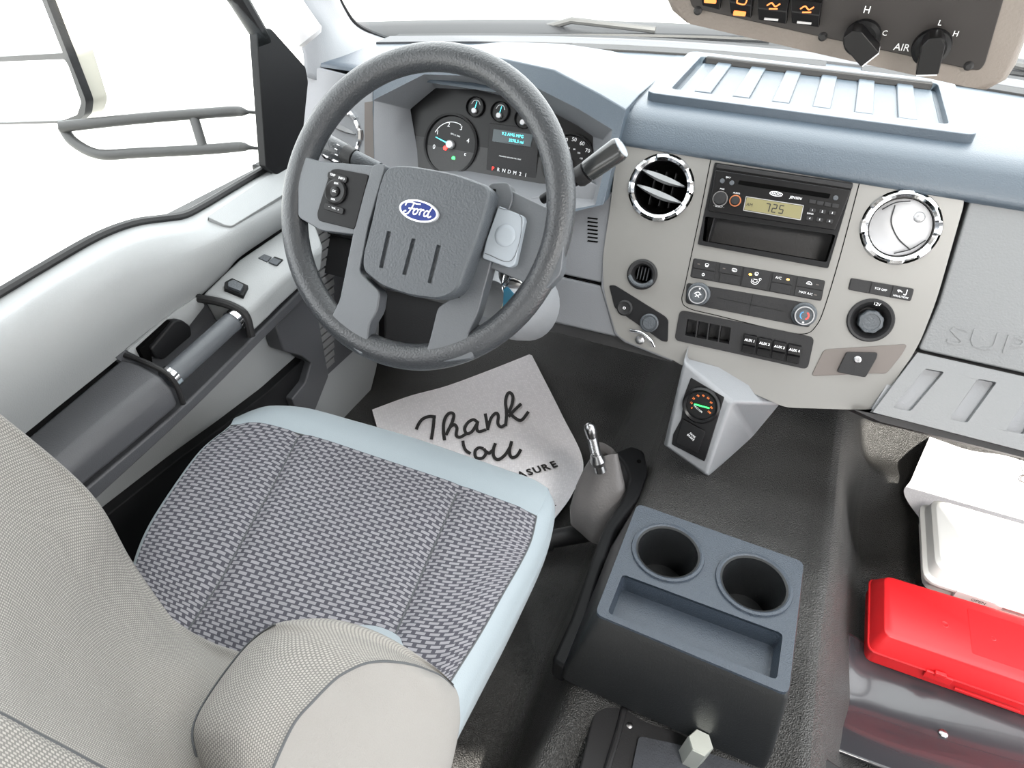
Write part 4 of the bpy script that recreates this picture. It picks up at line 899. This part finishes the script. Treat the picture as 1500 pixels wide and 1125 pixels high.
def chan(G):
    c1 = np.array(cm(ch1, 10))[:, :2]; c2 = np.array(cm(ch2, 10))[:, :2]
    for j in range(G.shape[0]):
        for i in range(G.shape[1]):
            p = G[j, i, :2]; d = min(np.min(np.linalg.norm(c1 - p, axis=1)), np.min(np.linalg.norm(c2 - p, axis=1)))
            G[j, i, 2] += -.006 * math.exp(-(d / .010) ** 2) + .004 * min(1, i / 6, (G.shape[1] - 1 - i) / 6)
    return G
patch('cushion_insert', II, M['insertfab'], seat, n=110, sub=12, fn=chan)
for c_ in (ch1, ch2): tube('seam', [p + np.array([0, 0, -.0015]) for p in resample(c_, 40)], .0011, M['thread'], seat, 6)
tube('seam', [p + np.array([0, 0, .0006]) for p in resample(R1, 60)], .0012, M['thread'], seat, 6)
J0 = [II[0][-1], II[1][-1], II[2][-1], II[3][-1], II[4][-1], II[5][-1], II[6][-1]]
J1 = ZR([(803, 716), (811, 742), (800, 795), (772, 856), (733, 930), (690, 1012), (655, 1090)], .305)
Jm = [a * .35 + b * .65 + np.array([0, 0, .006]) for a, b in zip(J0, J1)]
J2 = [p + np.array([.001, -.0, -.03]) for p in J1]; J3 = [p + np.array([-.02, -.01, -.13]) for p in J1]
patch('cushion_side', [J0, Jm, J1, J2, J3], M['seatv'], seat, n=50, sub=6)
tube('seam', [p + np.array([0, 0, .0004]) for p in resample(J0, 50)], .0010, M['thread'], seat, 6)
K0 = [r[0] for r in II]; K1 = [p + np.array([-.010, 0, -.012]) for p in K0]; K2 = [p + np.array([-.006, 0, -.05]) for p in K0]; K3 = [p + np.array([.03, 0, -.14]) for p in K0]
K0 = [R0[0]] + K0; K1 = [R0[0] + np.array([-.008, 0, -.012])] + K1; K2 = [R0[0] + np.array([-.006, 0, -.05])] + K2; K3 = [R0[0] + np.array([.03, 0, -.14])] + K3
patch('cushion_side', [K0, K1, K2, K3], M['seatv'], seat, n=50, sub=6)
mesh('seat_base', *plate_geo(XYZ, fillet([(-.60, .10), (-.22, .10), (-.24, .50), (-.60, .50)], .03), [], .02, .22), M['rubber'], seat, bevel=.01)
for x in (-.57, -.25): box('seat_rail', XYZ, x - .015, .10, .0, x + .015, .62, .03, M['char'], seat)
V_ = [(.15, .10), (.16, .25), (.06, .37), (.0, .37), (.0, .10)]
plate('backrest_shell', YZ, fillet(V_, .02), -.58, -.205, M['rubber'], seat, bevel=.015)
def DL(L): return [PD(a, b, d) for a, b, d in L]
# backrest main surface
BM = [DL([(-80, 600, .78), (0, 655, .80), (100, 740, .86), (150, 800, .88), (195, 870, .90), (255, 930, .85), (320, 965, .78), (365, 985, .72)]),
      DL([(-80, 545, .62), (0, 607, .655), (100, 690, .71), (150, 745, .735), (195, 825, .775), (255, 905, .745), (305, 938, .70), (352, 955, .645)]),
      DL([(-80, 575, .595), (0, 637, .632), (92, 712, .685), (140, 766, .705), (188, 842, .735), (246, 915, .715), (298, 952, .675), (350, 975, .62)]),
      DL([(-80, 700, .56), (0, 750, .60), (60, 800, .625), (105, 850, .64), (155, 905, .65), (215, 953, .64), (275, 990, .62), (335, 1015, .59)]),
      DL([(-80, 900, .50), (0, 925, .52), (50, 955, .535), (100, 985, .545), (150, 1015, .55), (205, 1045, .56), (255, 1075, .56), (310, 1100, .55)]),
      DL([(-80, 1010, .42), (0, 1045, .43), (50, 1072, .437), (100, 1098, .445), (150, 1125, .455), (200, 1150, .47), (250, 1175, .49), (310, 1200, .50)])]
patch('backrest', BM, M['backfab'], seat, n=70, sub=10, solid=0)
tube('seam', [p for p in resample(BM[-1], 60)], .0012, M['thread'], seat, 6)
BT = [BM[-1], DL([(-80, 1030, .405), (0, 1068, .415), (50, 1096, .42), (100, 1122, .43), (150, 1150, .44), (200, 1175, .455), (250, 1200, .47), (310, 1230, .48)]), DL([(-80, 1200, .36), (0, 1230, .37), (50, 1250, .375), (100, 1275, .38), (150, 1300, .39), (200, 1320, .40), (250, 1340, .41), (310, 1360, .42)]),
      DL([(-80, 1400, .40), (0, 1430, .41), (50, 1450, .415), (100, 1475, .42), (150, 1500, .43), (200, 1520, .44), (250, 1540, .45), (310, 1560, .46)])]
patch('backrest_top_edge', BT, M['seatv'] if False else M['backfab'], seat, n=50, sub=6)
# right bolster
O_ = DL([(330, 1230, .53), (306, 1160, .54), (288, 1108, .55), (283, 1064, .57), (308, 1015, .60), (350, 958, .63), (376, 932, .63), (402, 914, .60), (440, 907, .59), (480, 906, .585), (520, 914, .585), (560, 929, .59), (600, 952, .60), (640, 980, .61), (664, 1003, .62)])
Q_ = DL([(375, 1230, .455), (350, 1160, .465), (340, 1112, .475), (342, 1066, .49), (366, 1016, .515), (398, 968, .545), (418, 948, .555), (438, 936, .56), (466, 930, .56), (500, 932, .56), (535, 938, .565), (572, 950, .575), (606, 965, .59), (640, 984, .605), (664, 1004, .62)])
S_ = DL([(392, 1230, .43), (390, 1160, .44), (400, 1125, .45), (430, 1061, .475), (458, 1028, .49), (490, 996, .51), (512, 982, .52), (535, 972, .53), (555, 969, .54), (570, 969, .547), (590, 971, .555), (608, 975, .565), (625, 981, .58), (645, 990, .60), (664, 1006, .62)])
OU = [PD(*q) for q in [(345, 1230, .62), (322, 1165, .62), (304, 1115, .62), (300, 1075, .66), (322, 1025, .69), (362, 972, .71), (386, 948, .70), (410, 932, .69), (442, 925, .68), (480, 924, .68), (516, 932, .68), (552, 945, .68), (590, 966, .69), (628, 990, .69), (650, 1010, .69)]]
patch('side_bolster', [OU, O_, Q_, S_], M['backfab'], seat, n=90, sub=8)
tube('seam', [p for p in resample(S_, 80)], .0011, M['thread'], seat, 6)
tube('seam', [p + (CP - p) * .010 for p in resample(O_[:8], 40)], .0012, M['thread'], seat, 6)
Rr = DL([(560, 1300, .50), (590, 1250, .53), (610, 1220, .55), (632, 1190, .57), (645, 1165, .58), (655, 1140, .59), (662, 1118, .60), (667, 1098, .61), (671, 1078, .617), (674, 1058, .62), (674, 1042, .622), (673, 1030, .622), (671, 1020, .622), (668, 1012, .622), (664, 1006, .62)])
Mi = [a * .5 + b * .5 + (CP - (a + b) / 2) * .035 * math.sin(math.pi * min(1, (14 - i) / 5) / 2) for i, (a, b) in enumerate(zip(S_, Rr))]
Ro = [p + (p - CP) * .16 + np.array([-.02, 0, 0]) for p in Rr]
fb2 = mat('bolster_side_cloth', (.195, .19, .182), .85, bump=.5, bscale=900)
patch('bolster_side_panel', [S_, Mi, Rr, Ro], fb2, seat, n=70, sub=7)
# small lumbar corner behind the bolster
LB = [DL([(490, 925, .70), (520, 916, .71), (550, 917, .72), (575, 926, .72), (592, 940, .72), (600, 955, .72)]), DL([(490, 945, .66), (520, 938, .67), (548, 940, .68), (570, 950, .68), (584, 962, .68), (590, 975, .68)]), DL([(500, 990, .66), (520, 990, .67), (545, 990, .68), (560, 995, .68), (570, 1000, .68), (580, 1010, .68)])]
patch('lumbar_corner', LB, M['seatv'], seat, n=20, sub=5)

# ================================================================ PAPER MATS
def paper(name, rows_px, zf, label, sub=6):
    G0 = [[PZ(a, b, zf) for a, b in r] for r in rows_px]
    def fn(G):
        for q in G.reshape(-1, 3): q[2] = paper_h(q[0], q[1], zf)
        return G
    t = thing(name, label, 'floor mat', PZ(*rows_px[len(rows_px) // 2][2], zf))
    patch('sheet', G0, M['paper'], t, n=90, sub=20, fn=fn); return t
def paper_h(x, y, zf):
    a, b = zf, floor_z(x, y) + .004; h = max(.02 - abs(a - b), 0) / .02
    return max(a, b) + h * h * .005 + .005 * mnoise(Vector((x * 7, y * 7, 3)))
pm = paper('paper_floor_mat', [[(545, 600), (600, 580), (655, 565), (720, 541), (778, 518)], [(556, 640), (620, 625), (680, 610), (750, 590), (822, 605)], [(568, 690), (640, 680), (700, 672), (780, 668), (854, 675)],
     [(580, 760), (640, 745), (700, 735), (780, 728), (838, 724)], [(590, 830), (640, 815), (700, 800), (760, 785), (806, 768)]], .014, 'white paper floor mat printed Thank You in the driver footwell')
def sk_(pts): return [(540 + x / 3.75, 500 + y / 3.75) for x, y in pts]
def ppl(w):
    def f_(p):
        q = PZ(p[0], p[1], .014); return np.array([q[0], q[1], paper_h(q[0], q[1], .014) + w])
    return f_
def pink(name, strokes, wpx): return ribbon(name, [sk_(q) for q in strokes], wpx, ppl(.0016), M['ink'], pm)
pink('lettering', [[(262, 488), (278, 455), (300, 432), (335, 420), (370, 422)], [(360, 420), (358, 455), (352, 500), (345, 545)],
    [(418, 550), (412, 500), (414, 450), (430, 412), (452, 398), (468, 408), (462, 440), (440, 490), (425, 520)], [(425, 520), (445, 480), (470, 462), (485, 480), (482, 520), (500, 533), (535, 515)],
    [(598, 445), (575, 432), (545, 450), (528, 485), (540, 512), (568, 500), (592, 460), (600, 440)], [(600, 440), (594, 480), (606, 500), (645, 488)],
    [(640, 398), (648, 440), (655, 492)], [(655, 480), (672, 425), (698, 398), (712, 412), (710, 455), (728, 474), (755, 460)],
    [(752, 470), (758, 400), (752, 340), (760, 298), (776, 286), (792, 306), (788, 350), (768, 400)], [(768, 420), (800, 385), (838, 348)], [(775, 400), (805, 428), (840, 440), (878, 392)]], 4.6)
pink('lettering', [[(518, 552), (522, 580), (534, 606), (560, 625)], [(632, 596), (605, 592), (585, 612), (590, 645), (625, 648), (645, 620), (632, 596)], [(645, 612), (662, 622), (680, 606)],
    [(697, 566), (686, 600), (688, 640), (712, 656), (748, 632), (776, 588), (786, 554)], [(786, 554), (774, 605), (782, 640), (806, 640), (824, 622), (836, 598)]], 4.6)
LFp = Frame(PZ(800, 692, .014), PZ(828, 685, .014) - PZ(772, 705, .014), (0, 1, 0))
for i, (ch, x, y) in enumerate((('U', 787, 690), ('R', 799, 686.5), ('E', 811, 682.5), ('S', 776, 693.5), ('A', 764, 697))):
    q = PZ(x, y, .014); zz = paper_h(q[0], q[1], .014) + .0025; q2 = PZ(x + 3, y - 1, .014)
    text(ch, Frame((q[0], q[1], zz), q2 - q, (0, 1, 0)), 0, 0, .0245, M['ink'], pm, 0, bold=.0008)
q = PZ(812, 740, .014); text('.', Frame((q[0], q[1], paper_h(q[0], q[1], .014) + .0025), q2 - PZ(811, 682, .014), (0, 1, 0)), 0, 0, .02, M['ink'], pm, 0)
pm2 = paper('paper_floor_mat', [[(1392, 575), (1460, 590), (1540, 605), (1620, 620), (1700, 640)], [(1362, 640), (1440, 665), (1520, 690), (1600, 720), (1700, 740)], [(1336, 700), (1420, 725), (1500, 750), (1600, 775), (1700, 800)], [(1326, 728), (1420, 790), (1500, 820), (1600, 850), (1700, 880)], [(1380, 800), (1450, 830), (1520, 860), (1600, 890), (1700, 930)]], .062, 'sunlit white paper floor mat in the passenger footwell under the white case')
def pp2(p):
    q = PZ(p[0], p[1], .062); return np.array([q[0], q[1], paper_h(q[0], q[1], .062) + .003])
ribbon('lettering', [[(1490, 655), (1496, 655), (1496, 664), (1488, 664)], [(1500, 697), (1495, 700), (1495, 706), (1500, 708)], [(1500, 650), (1540, 662)], [(1520, 655), (1508, 720)], [(1545, 700), (1560, 670), (1550, 735)]], 1.6, pp2, M['taupe'], pm2)

# ================================================================ CUP HOLDER CONSOLE
cz = .30
con = thing('cup_holder_console', 'dark slate plastic console with two cup holders and a shallow tray', 'console', (.03, .54, .16))
top = [(-.078, .453), (.1416, .446), (.1416, .634), (-.078, .640)]
cA = PZ(929, 806, cz); cB = PZ(1028, 816, cz); c1 = (cA + cB) / 2; rc = np.linalg.norm(cA - cB) / 2
c1 = PZ(978, 809, cz); c2 = PZ(1104, 855, cz); rc = .0415
trp = fillet([tuple(PZ(*p, cz)[:2]) for p in ((912, 841), (1147, 928), (1138, 996), (890, 898))], .006)
plate('console_top', XYZ, fillet(top, .010), cz - .006, cz, M['console'], con, holes=[circ(c1[0], c1[1], rc, 48), circ(c2[0], c2[1], rc, 48), trp], bevel=.0012, smooth=False)
def lp_(dx0, dx1, dy0, dy1, z): return [(x, y, z) for x, y in fillet([(-.078 - dx0, .453 - dy0), (.1416 + dx1, .446 - dy0), (.1416 + dx1, .634 + dy1), (-.078 - dx0, .640 + dy1)], .012)]
loft('console_body', [lp_(0, 0, 0, 0, cz - .004), lp_(.004, .003, .003, .002, cz - .012), lp_(.026, .014, .012, .01, .185), lp_(.03, .016, .012, .012, .150)], M['ctray'], con, ang=40)
for c_ in (c1, c2):
    h = lathe('cup_holder', (c_[0], c_[1], cz), (0, 0, 1), [(rc + .0045, -.0005), (rc + .004, .0022), (rc, .0028), (rc - .0035, .001), (rc - .0045, -.004), (rc - .006, -.035), (rc - .009, -.040), (rc - .010, -.068), (0, -.070)], M['ctray'], con, 56, ang=50)
    lathe('cup_rim', (c_[0], c_[1], cz), (0, 0, 1), [(rc + .0050, .0), (rc + .0042, .0028), (rc + .001, .0034), (rc - .0015, .002)], M['console'], h, 56)
loft('shallow_tray', [[(p[0], p[1], cz - .001) for p in trp], [(p[0] * 1, p[1], cz - .004) for p in trp], [(trp_c[0], trp_c[1], cz - .026) for trp_c in [tuple(np.mean(np.array(trp), 0) + (np.array(p) - np.mean(np.array(trp), 0)) * np.array([.965, .90])) for p in trp]]], M['console'], con, cap1=True, ang=40)
# base bracket and carpet behind the console
fbk = thing('floor_bracket', 'charcoal plastic floor tray with speckled carpet behind the console', 'tray', (.05, .40, .10))
BF = Frame((0, 0, .13), (1, 0, 0), (0, 1, 0))
pplate('tray_plate', BF, [(880, 1000), (1180, 1090), (1320, 1180), (1300, 1400), (800, 1300), (850, 1120)], -.03, 0, M['char'], fbk, r=.01, bevel=.004)
tube('tray_ridge', [BF.at(918, 1022), BF.at(905, 1075), BF.at(888, 1130), BF.at(870, 1190)], .0045, M['char'], fbk, 10)
tube('tray_ridge', [BF.at(1128, 1098), BF.at(1180, 1130), BF.at(1260, 1180)], .005, M['char'], fbk, 10)
pplate('carpet_pad', BF, [(936, 1078), (1010, 1094), (1120, 1130), (1110, 1250), (900, 1250)], 0, .004, M['carpet'], fbk, r=.006)
lathe('screw', BF.at(922, 1063, 0), (0, 0, 1), [(.004, 0), (.004, .0015), (.002, .0025), (0, .0025)], M['steel'], fbk, 16)
hx = BF.at(1012, 1108, .004)
hn = lathe('hex_standoff', hx, (.10, .02, 1), [(.0155, 0), (.0155, .040), (.0145, .042), (0, .042)], M['steel'], None, 6, ang=20)
hn.data.materials[0] = mat('zinc_plating', (.55, .58, .54), .35, metal=.7)
tag(hn, 'zinc hexagonal standoff nut standing on the speckled carpet', 'bolt')

# ================================================================ TRANSFER CASE SHIFTER
sh = thing('floor_shifter', 'bare metal floor shift lever with grey leather boot', 'shifter', PZ(872, 765, .08))
def bl_(px, py, z, ra, rb, n_=28, ph=0):
    c = PZ(px, py, z); return [np.array([c[0] + ra * math.cos(2 * math.pi * i / n_) * (1 + .07 * math.sin(4 * 2 * math.pi * i / n_ + ph)), c[1] + rb * math.sin(2 * math.pi * i / n_) * (1 + .07 * math.sin(4 * 2 * math.pi * i / n_ + ph)), z + .006 * math.sin(2 * 2 * math.pi * i / n_ + ph)]) for i in range(n_)]
loft('shift_boot', [bl_(870, 770, .075, .040, .034, ph=0), bl_(873, 752, .095, .044, .040, ph=1), bl_(880, 726, .12, .043, .038, ph=1.6), bl_(884, 700, .15, .035, .030, ph=2.2), bl_(888, 676, .18, .024, .020, ph=2.6), bl_(888, 660, .20, .020, .014, ph=3), bl_(884, 668, .185, .016, .011, ph=3)], M['leather'], sh, ang=60)
la = PZ(880, 690, .18); lb_ = PZ(866, 640, .245); lc = PZ(865, 622, .262)
tube('shift_lever', [la, la + (lb_ - la) * .6], [.010, .008], M['steel'], sh, 16)
tube('lever_clamp', [la + (lb_ - la) * .15, la + (lb_ - la) * .3, la + (lb_ - la) * .5], [.009, .0135, .010], M['steel'], sh, 10)
th = []
for k in range(14): th += [(.0078, k * .0022), (.0088, k * .0022 + .0011)]
dv = (lc - la) / np.linalg.norm(lc - la)
lathe('threaded_tip', la + (lb_ - la) * .55, dv, [(.0085, -.01)] + th + [(.0085, .032), (.0098, .036), (.0102, .046), (.0085, .052), (.004, .055), (0, .0555)], M['steel'], sh, 24, ang=50)
SBF = Frame((0, 0, .14), (1, 0, 0), (0, 1, 0))
sb = thing('shifter_surround', 'black moulded floor surround beside the shift boot', 'trim panel', PZ(920, 760, .11))
pplate('surround_plate', SBF, [(900, 662), (925, 652), (944, 660), (950, 688), (936, 728), (900, 775), (872, 862), (846, 950), (828, 980), (808, 966), (836, 905), (864, 826), (886, 768), (912, 730), (922, 700), (914, 678)], -.03, .012, M['black'], sb, r=.008, bevel=.006)
lathe('screw', SBF.at(936, 676, .012), (0, 0, 1), [(.004, 0), (.004, .001), (0, .0015)], M['void'], sb, 12)
ra_ = thing('seat_cross_tube', 'black steel cross tube on the floor between seat and shift boot', 'tube', PZ(850, 792, .03))
tube('tube_body', [PZ(770, 800, .035), PZ(800, 791, .04), PZ(900, 773, .045)], .017, M['char'], ra_, 14)
tube('tube_flange', [PZ(800, 791, .04), PZ(806, 790, .04)], .022, M['char'], ra_, 14)

# ================================================================ PASSENGER SIDE THINGS
ln = thing('floor_liner', 'glossy black rubber liner sheet under the red case', 'floor liner', PZ(1300, 1050, .045))
rows = [[PZ(a, b, z) for a, b, z in r] for r in ([(1219, 918, .075), (1245, 930, .068), (1275, 945, .055), (1400, 985, .055), (1560, 1035, .055)], [(1205, 960, .07), (1240, 975, .066), (1290, 995, .052), (1420, 1030, .052), (1580, 1080, .052)],
    [(1185, 1010, .06), (1235, 1030, .055), (1300, 1055, .048), (1420, 1090, .05), (1600, 1140, .05)], [(1172, 1045, .075), (1230, 1068, .076), (1310, 1095, .074), (1430, 1130, .070), (1620, 1190, .07)], [(1155, 1076, .085), (1220, 1100, .088), (1300, 1130, .09), (1440, 1180, .09), (1640, 1250, .09)])]
rb_ = mat('liner_rubber', (.030, .030, .034), .22, bump=.08, bscale=60, coat=.3)
def fl_(G):
    for q in G.reshape(-1, 3): q[2] = max(q[2], floor_z(q[0], q[1]) + .006)
    return G
patch('liner_sheet', rows, rb_, ln, n=60, sub=10, solid=.004, fn=fl_)
for (a, b) in ((1241, 1028), (1384, 1072)):
    q = PZ(a, b, .06); lathe('liner_bolt', (q[0], q[1], .052), (0, 0, 1), [(.0065, 0), (.006, .004), (.004, .0055), (0, .006)], M['steel'], ln, 10)
rc_ = thing('red_case', 'red hinged plastic case on the black liner by the white case', 'case', (.44, .77, .055))
RX0, RX1, RY0, RY1 = .287, .62, .702, .835
def rl(i, z, r=.012): return [(x, y, z) for x, y in fillet([(RX0 + i, RY0 + i), (RX1 - i, RY0 + i + .004), (RX1 - i, RY1 - i + .010), (RX0 + i, RY1 - i)], r)]
loft('case_base', [rl(.004, .056), rl(.001, .060), rl(0, .086)], M['red'], rc_, cap0=True, bevel=.001)
loft('case_lid', [rl(-.001, .087), rl(0, .094), rl(.008, .112), rl(.010, .118), rl(.016, .120)], M['red'], rc_, cap1=True, bevel=.0015)
tube('lid_rim', [(*p[:2], .0875) for p in rl(-.0015, .0875)], .0018, M['red'], rc_, 6, True)
RF = Frame((RX0, RY0 - .0005, .07), (1, 0, 0), (0, 0, 1))
plate('latch', RF, fillet([(.075, .006), (.110, .006), (.110, .021), (.075, .021)], .002), 0, .004, M['red'], rc_, bevel=.001)
plate('latch_tab', RF, fillet([(.085, .018), (.100, .018), (.100, .026), (.085, .026)], .002), 0, .006, M['red'], rc_, bevel=.001)
plate('front_rail', RF, fillet([(.118, .0), (.20, .0), (.20, .004), (.118, .004)], .001), 0, .003, M['red'], rc_, bevel=.0006)
TF = Frame((RX0, RY0, .120), (1, 0, 0), (0, 1, 0))
plate('lid_label', TF, rect(.125, .03, .26, .11, .003), 0, .0004, M['red'], rc_); lathe('mould_mark', TF.W(.092, .065, 0), (0, 0, 1), [(.005, 0), (.0045, .0006), (.0035, .0002), (0, .0002)], M['red'], rc_, 20)
lathe('mould_mark', TF.W(.155, .068, 0), (0, 0, 1), [(.004, 0), (.003, .0009), (0, .0009)], M['red'], rc_, 20)
wc = thing('white_case', 'white plastic case lying behind the red case in full sun', 'case', (.52, .95, .055))
WX0, WX1, WY0, WY1 = .362, .70, .858, 1.035
def wl_(i, z, r=.022): return [(x, y, z) for x, y in fillet([(WX0 + i, WY0 + i), (WX1 - i, WY0 + i), (WX1 - i, WY1 - i), (WX0 + i, WY1 - i)], r)]
loft('case_base', [wl_(.012, .068), wl_(.006, .074), wl_(.004, .096)], M['white'], wc, cap0=True)
loft('case_lid', [wl_(-.002, .097), wl_(-.002, .102), wl_(.004, .106), wl_(.007, .126), wl_(.013, .131)], M['white'], wc, cap1=True, bevel=.001)
WFm = Frame((WX0, WY0, .10), (1, 0, 0), (0, 0, 1))
plate('latch', WFm, rect(.045, -.014, .11, .004, .002), -.006, .004, M['white'], wc, bevel=.001)
text('OPEN', WFm, .078, -.004, .008, M['taupe'], wc, .0042)

# ================================================================ OVERHEAD CONSOLE
oc = thing('overhead_console', 'taupe overhead console with rocker switches and two black control knobs', 'overhead console', (0.01, .62, .875))
OF = Frame((0, .60, .89), (1, 0, 0), (0, -.16, 1))
oout = [(972, -60), (980, 0), (988, 18), (1006, 33), (1200, 78), (1420, 127), (1445, 131), (1470, 118), (1484, 96), (1502, 50), (1530, -60)]
opl = [(998, -60), (1010, 0), (1014, 12), (1200, 54), (1420, 102), (1435, 104), (1443, 94), (1470, 0), (1488, -60)]
L0 = OF.P(oout, 0); ce = np.mean(np.array(L0), 0)
tz = 1.125
def ol(k, w): return [OF.W(*(ce + (np.array(p) - ce) * k), w) for p in L0]
hs = loft('console_housing', [ol(1.10, -.09), ol(1.06, -.03), ol(1.02, -.004), ol(1.0, 0), ol(.97, .003)], M['beige'], oc, cap0=True, cap1=True, ang=50)
box('console_neck', OF, -.12, .075, -.10, .13, .235, -.01, M['beige'], oc, r=.02, bevel=.01)
pnl = pplate('switch_plate', OF, opl, .002, .0055, M['char'], oc, r=.004, bevel=.0008)
pnl.data.materials[0] = mat('brown_black_panel', (.014, .0115, .011), .5, spec=.35, bump=.1, bscale=400)
for i, (x0, x1, y1, lit) in enumerate(((1026, 1053, 17, 1), (1068, 1099, 29, 1), (1109, 1151, 38, 0), (1158, 1199, 43, 0))):
    q = OF.P([(x0, y1 - 46), (x1 + 5, y1 - 40), (x1, y1), (x0 + 2, y1 - 6)], .012)
    a, b, c, d = [np.array(t) for t in q]; lp = []
    for t, h in [(0, .003), (.05, .010), (.45, .014), (.95, .011), (1, .003)]:
        p, r_ = a + (d - a) * t, b + (c - b) * t; lp.append([OF.W(*p, h), OF.W(*r_, h), OF.W(*r_, .002), OF.W(*p, .002)])
    rk = loft('rocker_switch', lp, M['gloss'], oc, cap0=True, cap1=True, bevel=.0012, ang=25)
    m_ = a * .18 + b * .18 + c * .32 + d * .32
    if lit:
        plate('switch_lamp', OF, rect(m_[0] - .0045, m_[1] - .002 - i * .003, m_[0] + .0045, m_[1] + .0012 - i * .003, .0008), .0118, .0132, M['orange'], rk)
        ribbon('switch_symbol', [[(m_[0] - .003, m_[1] + .004), (m_[0] + .003, m_[1] + .004), (m_[0] + .003, m_[1] + .012), (m_[0] - .003, m_[1] + .012), (m_[0] - .003, m_[1] + .004)]], .0010, lambda p: OF.W(p[0], p[1], .0150), M['orange'], rk)
    else:
        plate('switch_lamp', OF, rect(m_[0] - .005, m_[1] - .004, m_[0] + .005, m_[1] - .0025), .0118, .0130, M['satin'], rk)
        ribbon('switch_symbol', [[(m_[0] - .005, m_[1] + .006), (m_[0] - .002, m_[1] + .008), (m_[0] + .001, m_[1] + .006), (m_[0] + .004, m_[1] + .008)], [(m_[0] - .003, m_[1] + .004), (m_[0] + .003, m_[1] + .0045)]], .0010, lambda p: OF.W(p[0], p[1], .0142), M['orange'], rk)
for (x, y) in ((1022, 16), (1205, 54), (1419, 97)):
    c = OF.uv(x, y, .006); lathe('screw', OF.W(*c, .005), OF.n, [(.0032, 0), (.0032, .001), (.0018, .0022), (0, .0022)], M['char'], oc, 16)
for (x, y, ang, s_) in ((1262, 58, .9, 'H'), (1364, 72, .15, 'AIR')):
    c = OF.uv(x, y, .01)
    kb = lathe('knob_skirt', OF.W(*c, .0055), OF.n, [(.0125, 0), (.0120, .004), (.0095, .006), (0, .006)], M['black'], oc, 32)
    ca, sa = math.cos(ang), math.sin(ang)
    def rr_(L): return [(c[0] + x_ * ca - y_ * sa, c[1] + x_ * sa + y_ * ca) for x_, y_ in L]
    plate('knob_body', OF, fillet(rr_([(-.007, -.0115), (.007, -.0115), (.007, .008), (.0035, .0130), (-.0035, .0130), (-.007, .008)]), .001), .010, .026, M['gloss'], kb, bevel=.0012)
    plate('pointer_line', OF, rr_([(-.0062, -.0123), (.0062, -.0123), (.0062, -.0116), (-.0062, -.0116)]), .012, .0255, M['wprint'], kb)
text('H', OF, *OF.uv(1270, 15, .006), .0065, M['wprint'], pnl, .0057)
text('C', OF, *OF.uv(1296, 49, .006), .005, M['wprint'], pnl, .0057)
c = OF.uv(1321, 70, .006); text('AIR', OF, c[0], c[1], .0068, M['wprint'], pnl, .0057)
text('L', OF, *OF.uv(1377, 34, .006), .005, M['wprint'], pnl, .0057); text('H', OF, *OF.uv(1400, 50, .006), .005, M['wprint'], pnl, .0057)

# ================================================================ OUTSIDE THE WINDSHIELD
xs = list(np.linspace(-.95, .95, 12))
o, _ = patch('trim_4', [wl(*[(x, ws(x) - .01, .655) for x in xs]), wl(*[(x, ws(x) + .02, .69) for x in xs]), wl(*[(x, ws(x) + .20, .70) for x in xs]), wl(*[(x, ws(x) + .22, .60) for x in xs])], M['black'], None, n=40, sub=4); struct(o)
for (x0, x1) in ((-.62, -.12), (.0, .62)):
    wpz = thing('wiper', 'black wiper blade parked at the base of the windshield ' + ('on the driver side' if x0 < -.1 else 'behind the storage lid'), 'wiper', (x0, ws(x0) + .06, .69))
    P_ = [np.array([x, ws(x) + .03 + .05 * (x - x0), .694 + .02 * (x - x0)]) for x in np.linspace(x0, x1, 12)]
    tube('blade', P_, .006, M['black'], wpz, 8); tube('arm', [P_[6] + np.array([0, 0, .012]), P_[2] + np.array([0, .06, .02]), np.array([x0 - .05, ws(x0) + .14, .67])], .007, M['tube'], wpz, 8)
o, _ = patch('trim_5', [wl(*[(x, ws(x) + .20, .70) for x in xs]), wl(*[(x * .98, ws(x) + .45, .71 - .04 * x * x) for x in xs]), wl(*[(x * .93, 2.5, .60 - .04 * x * x) for x in xs]), wl(*[(x * .9, 2.7, .2) for x in xs])], M['cream'], None, n=40, sub=5); struct(o)
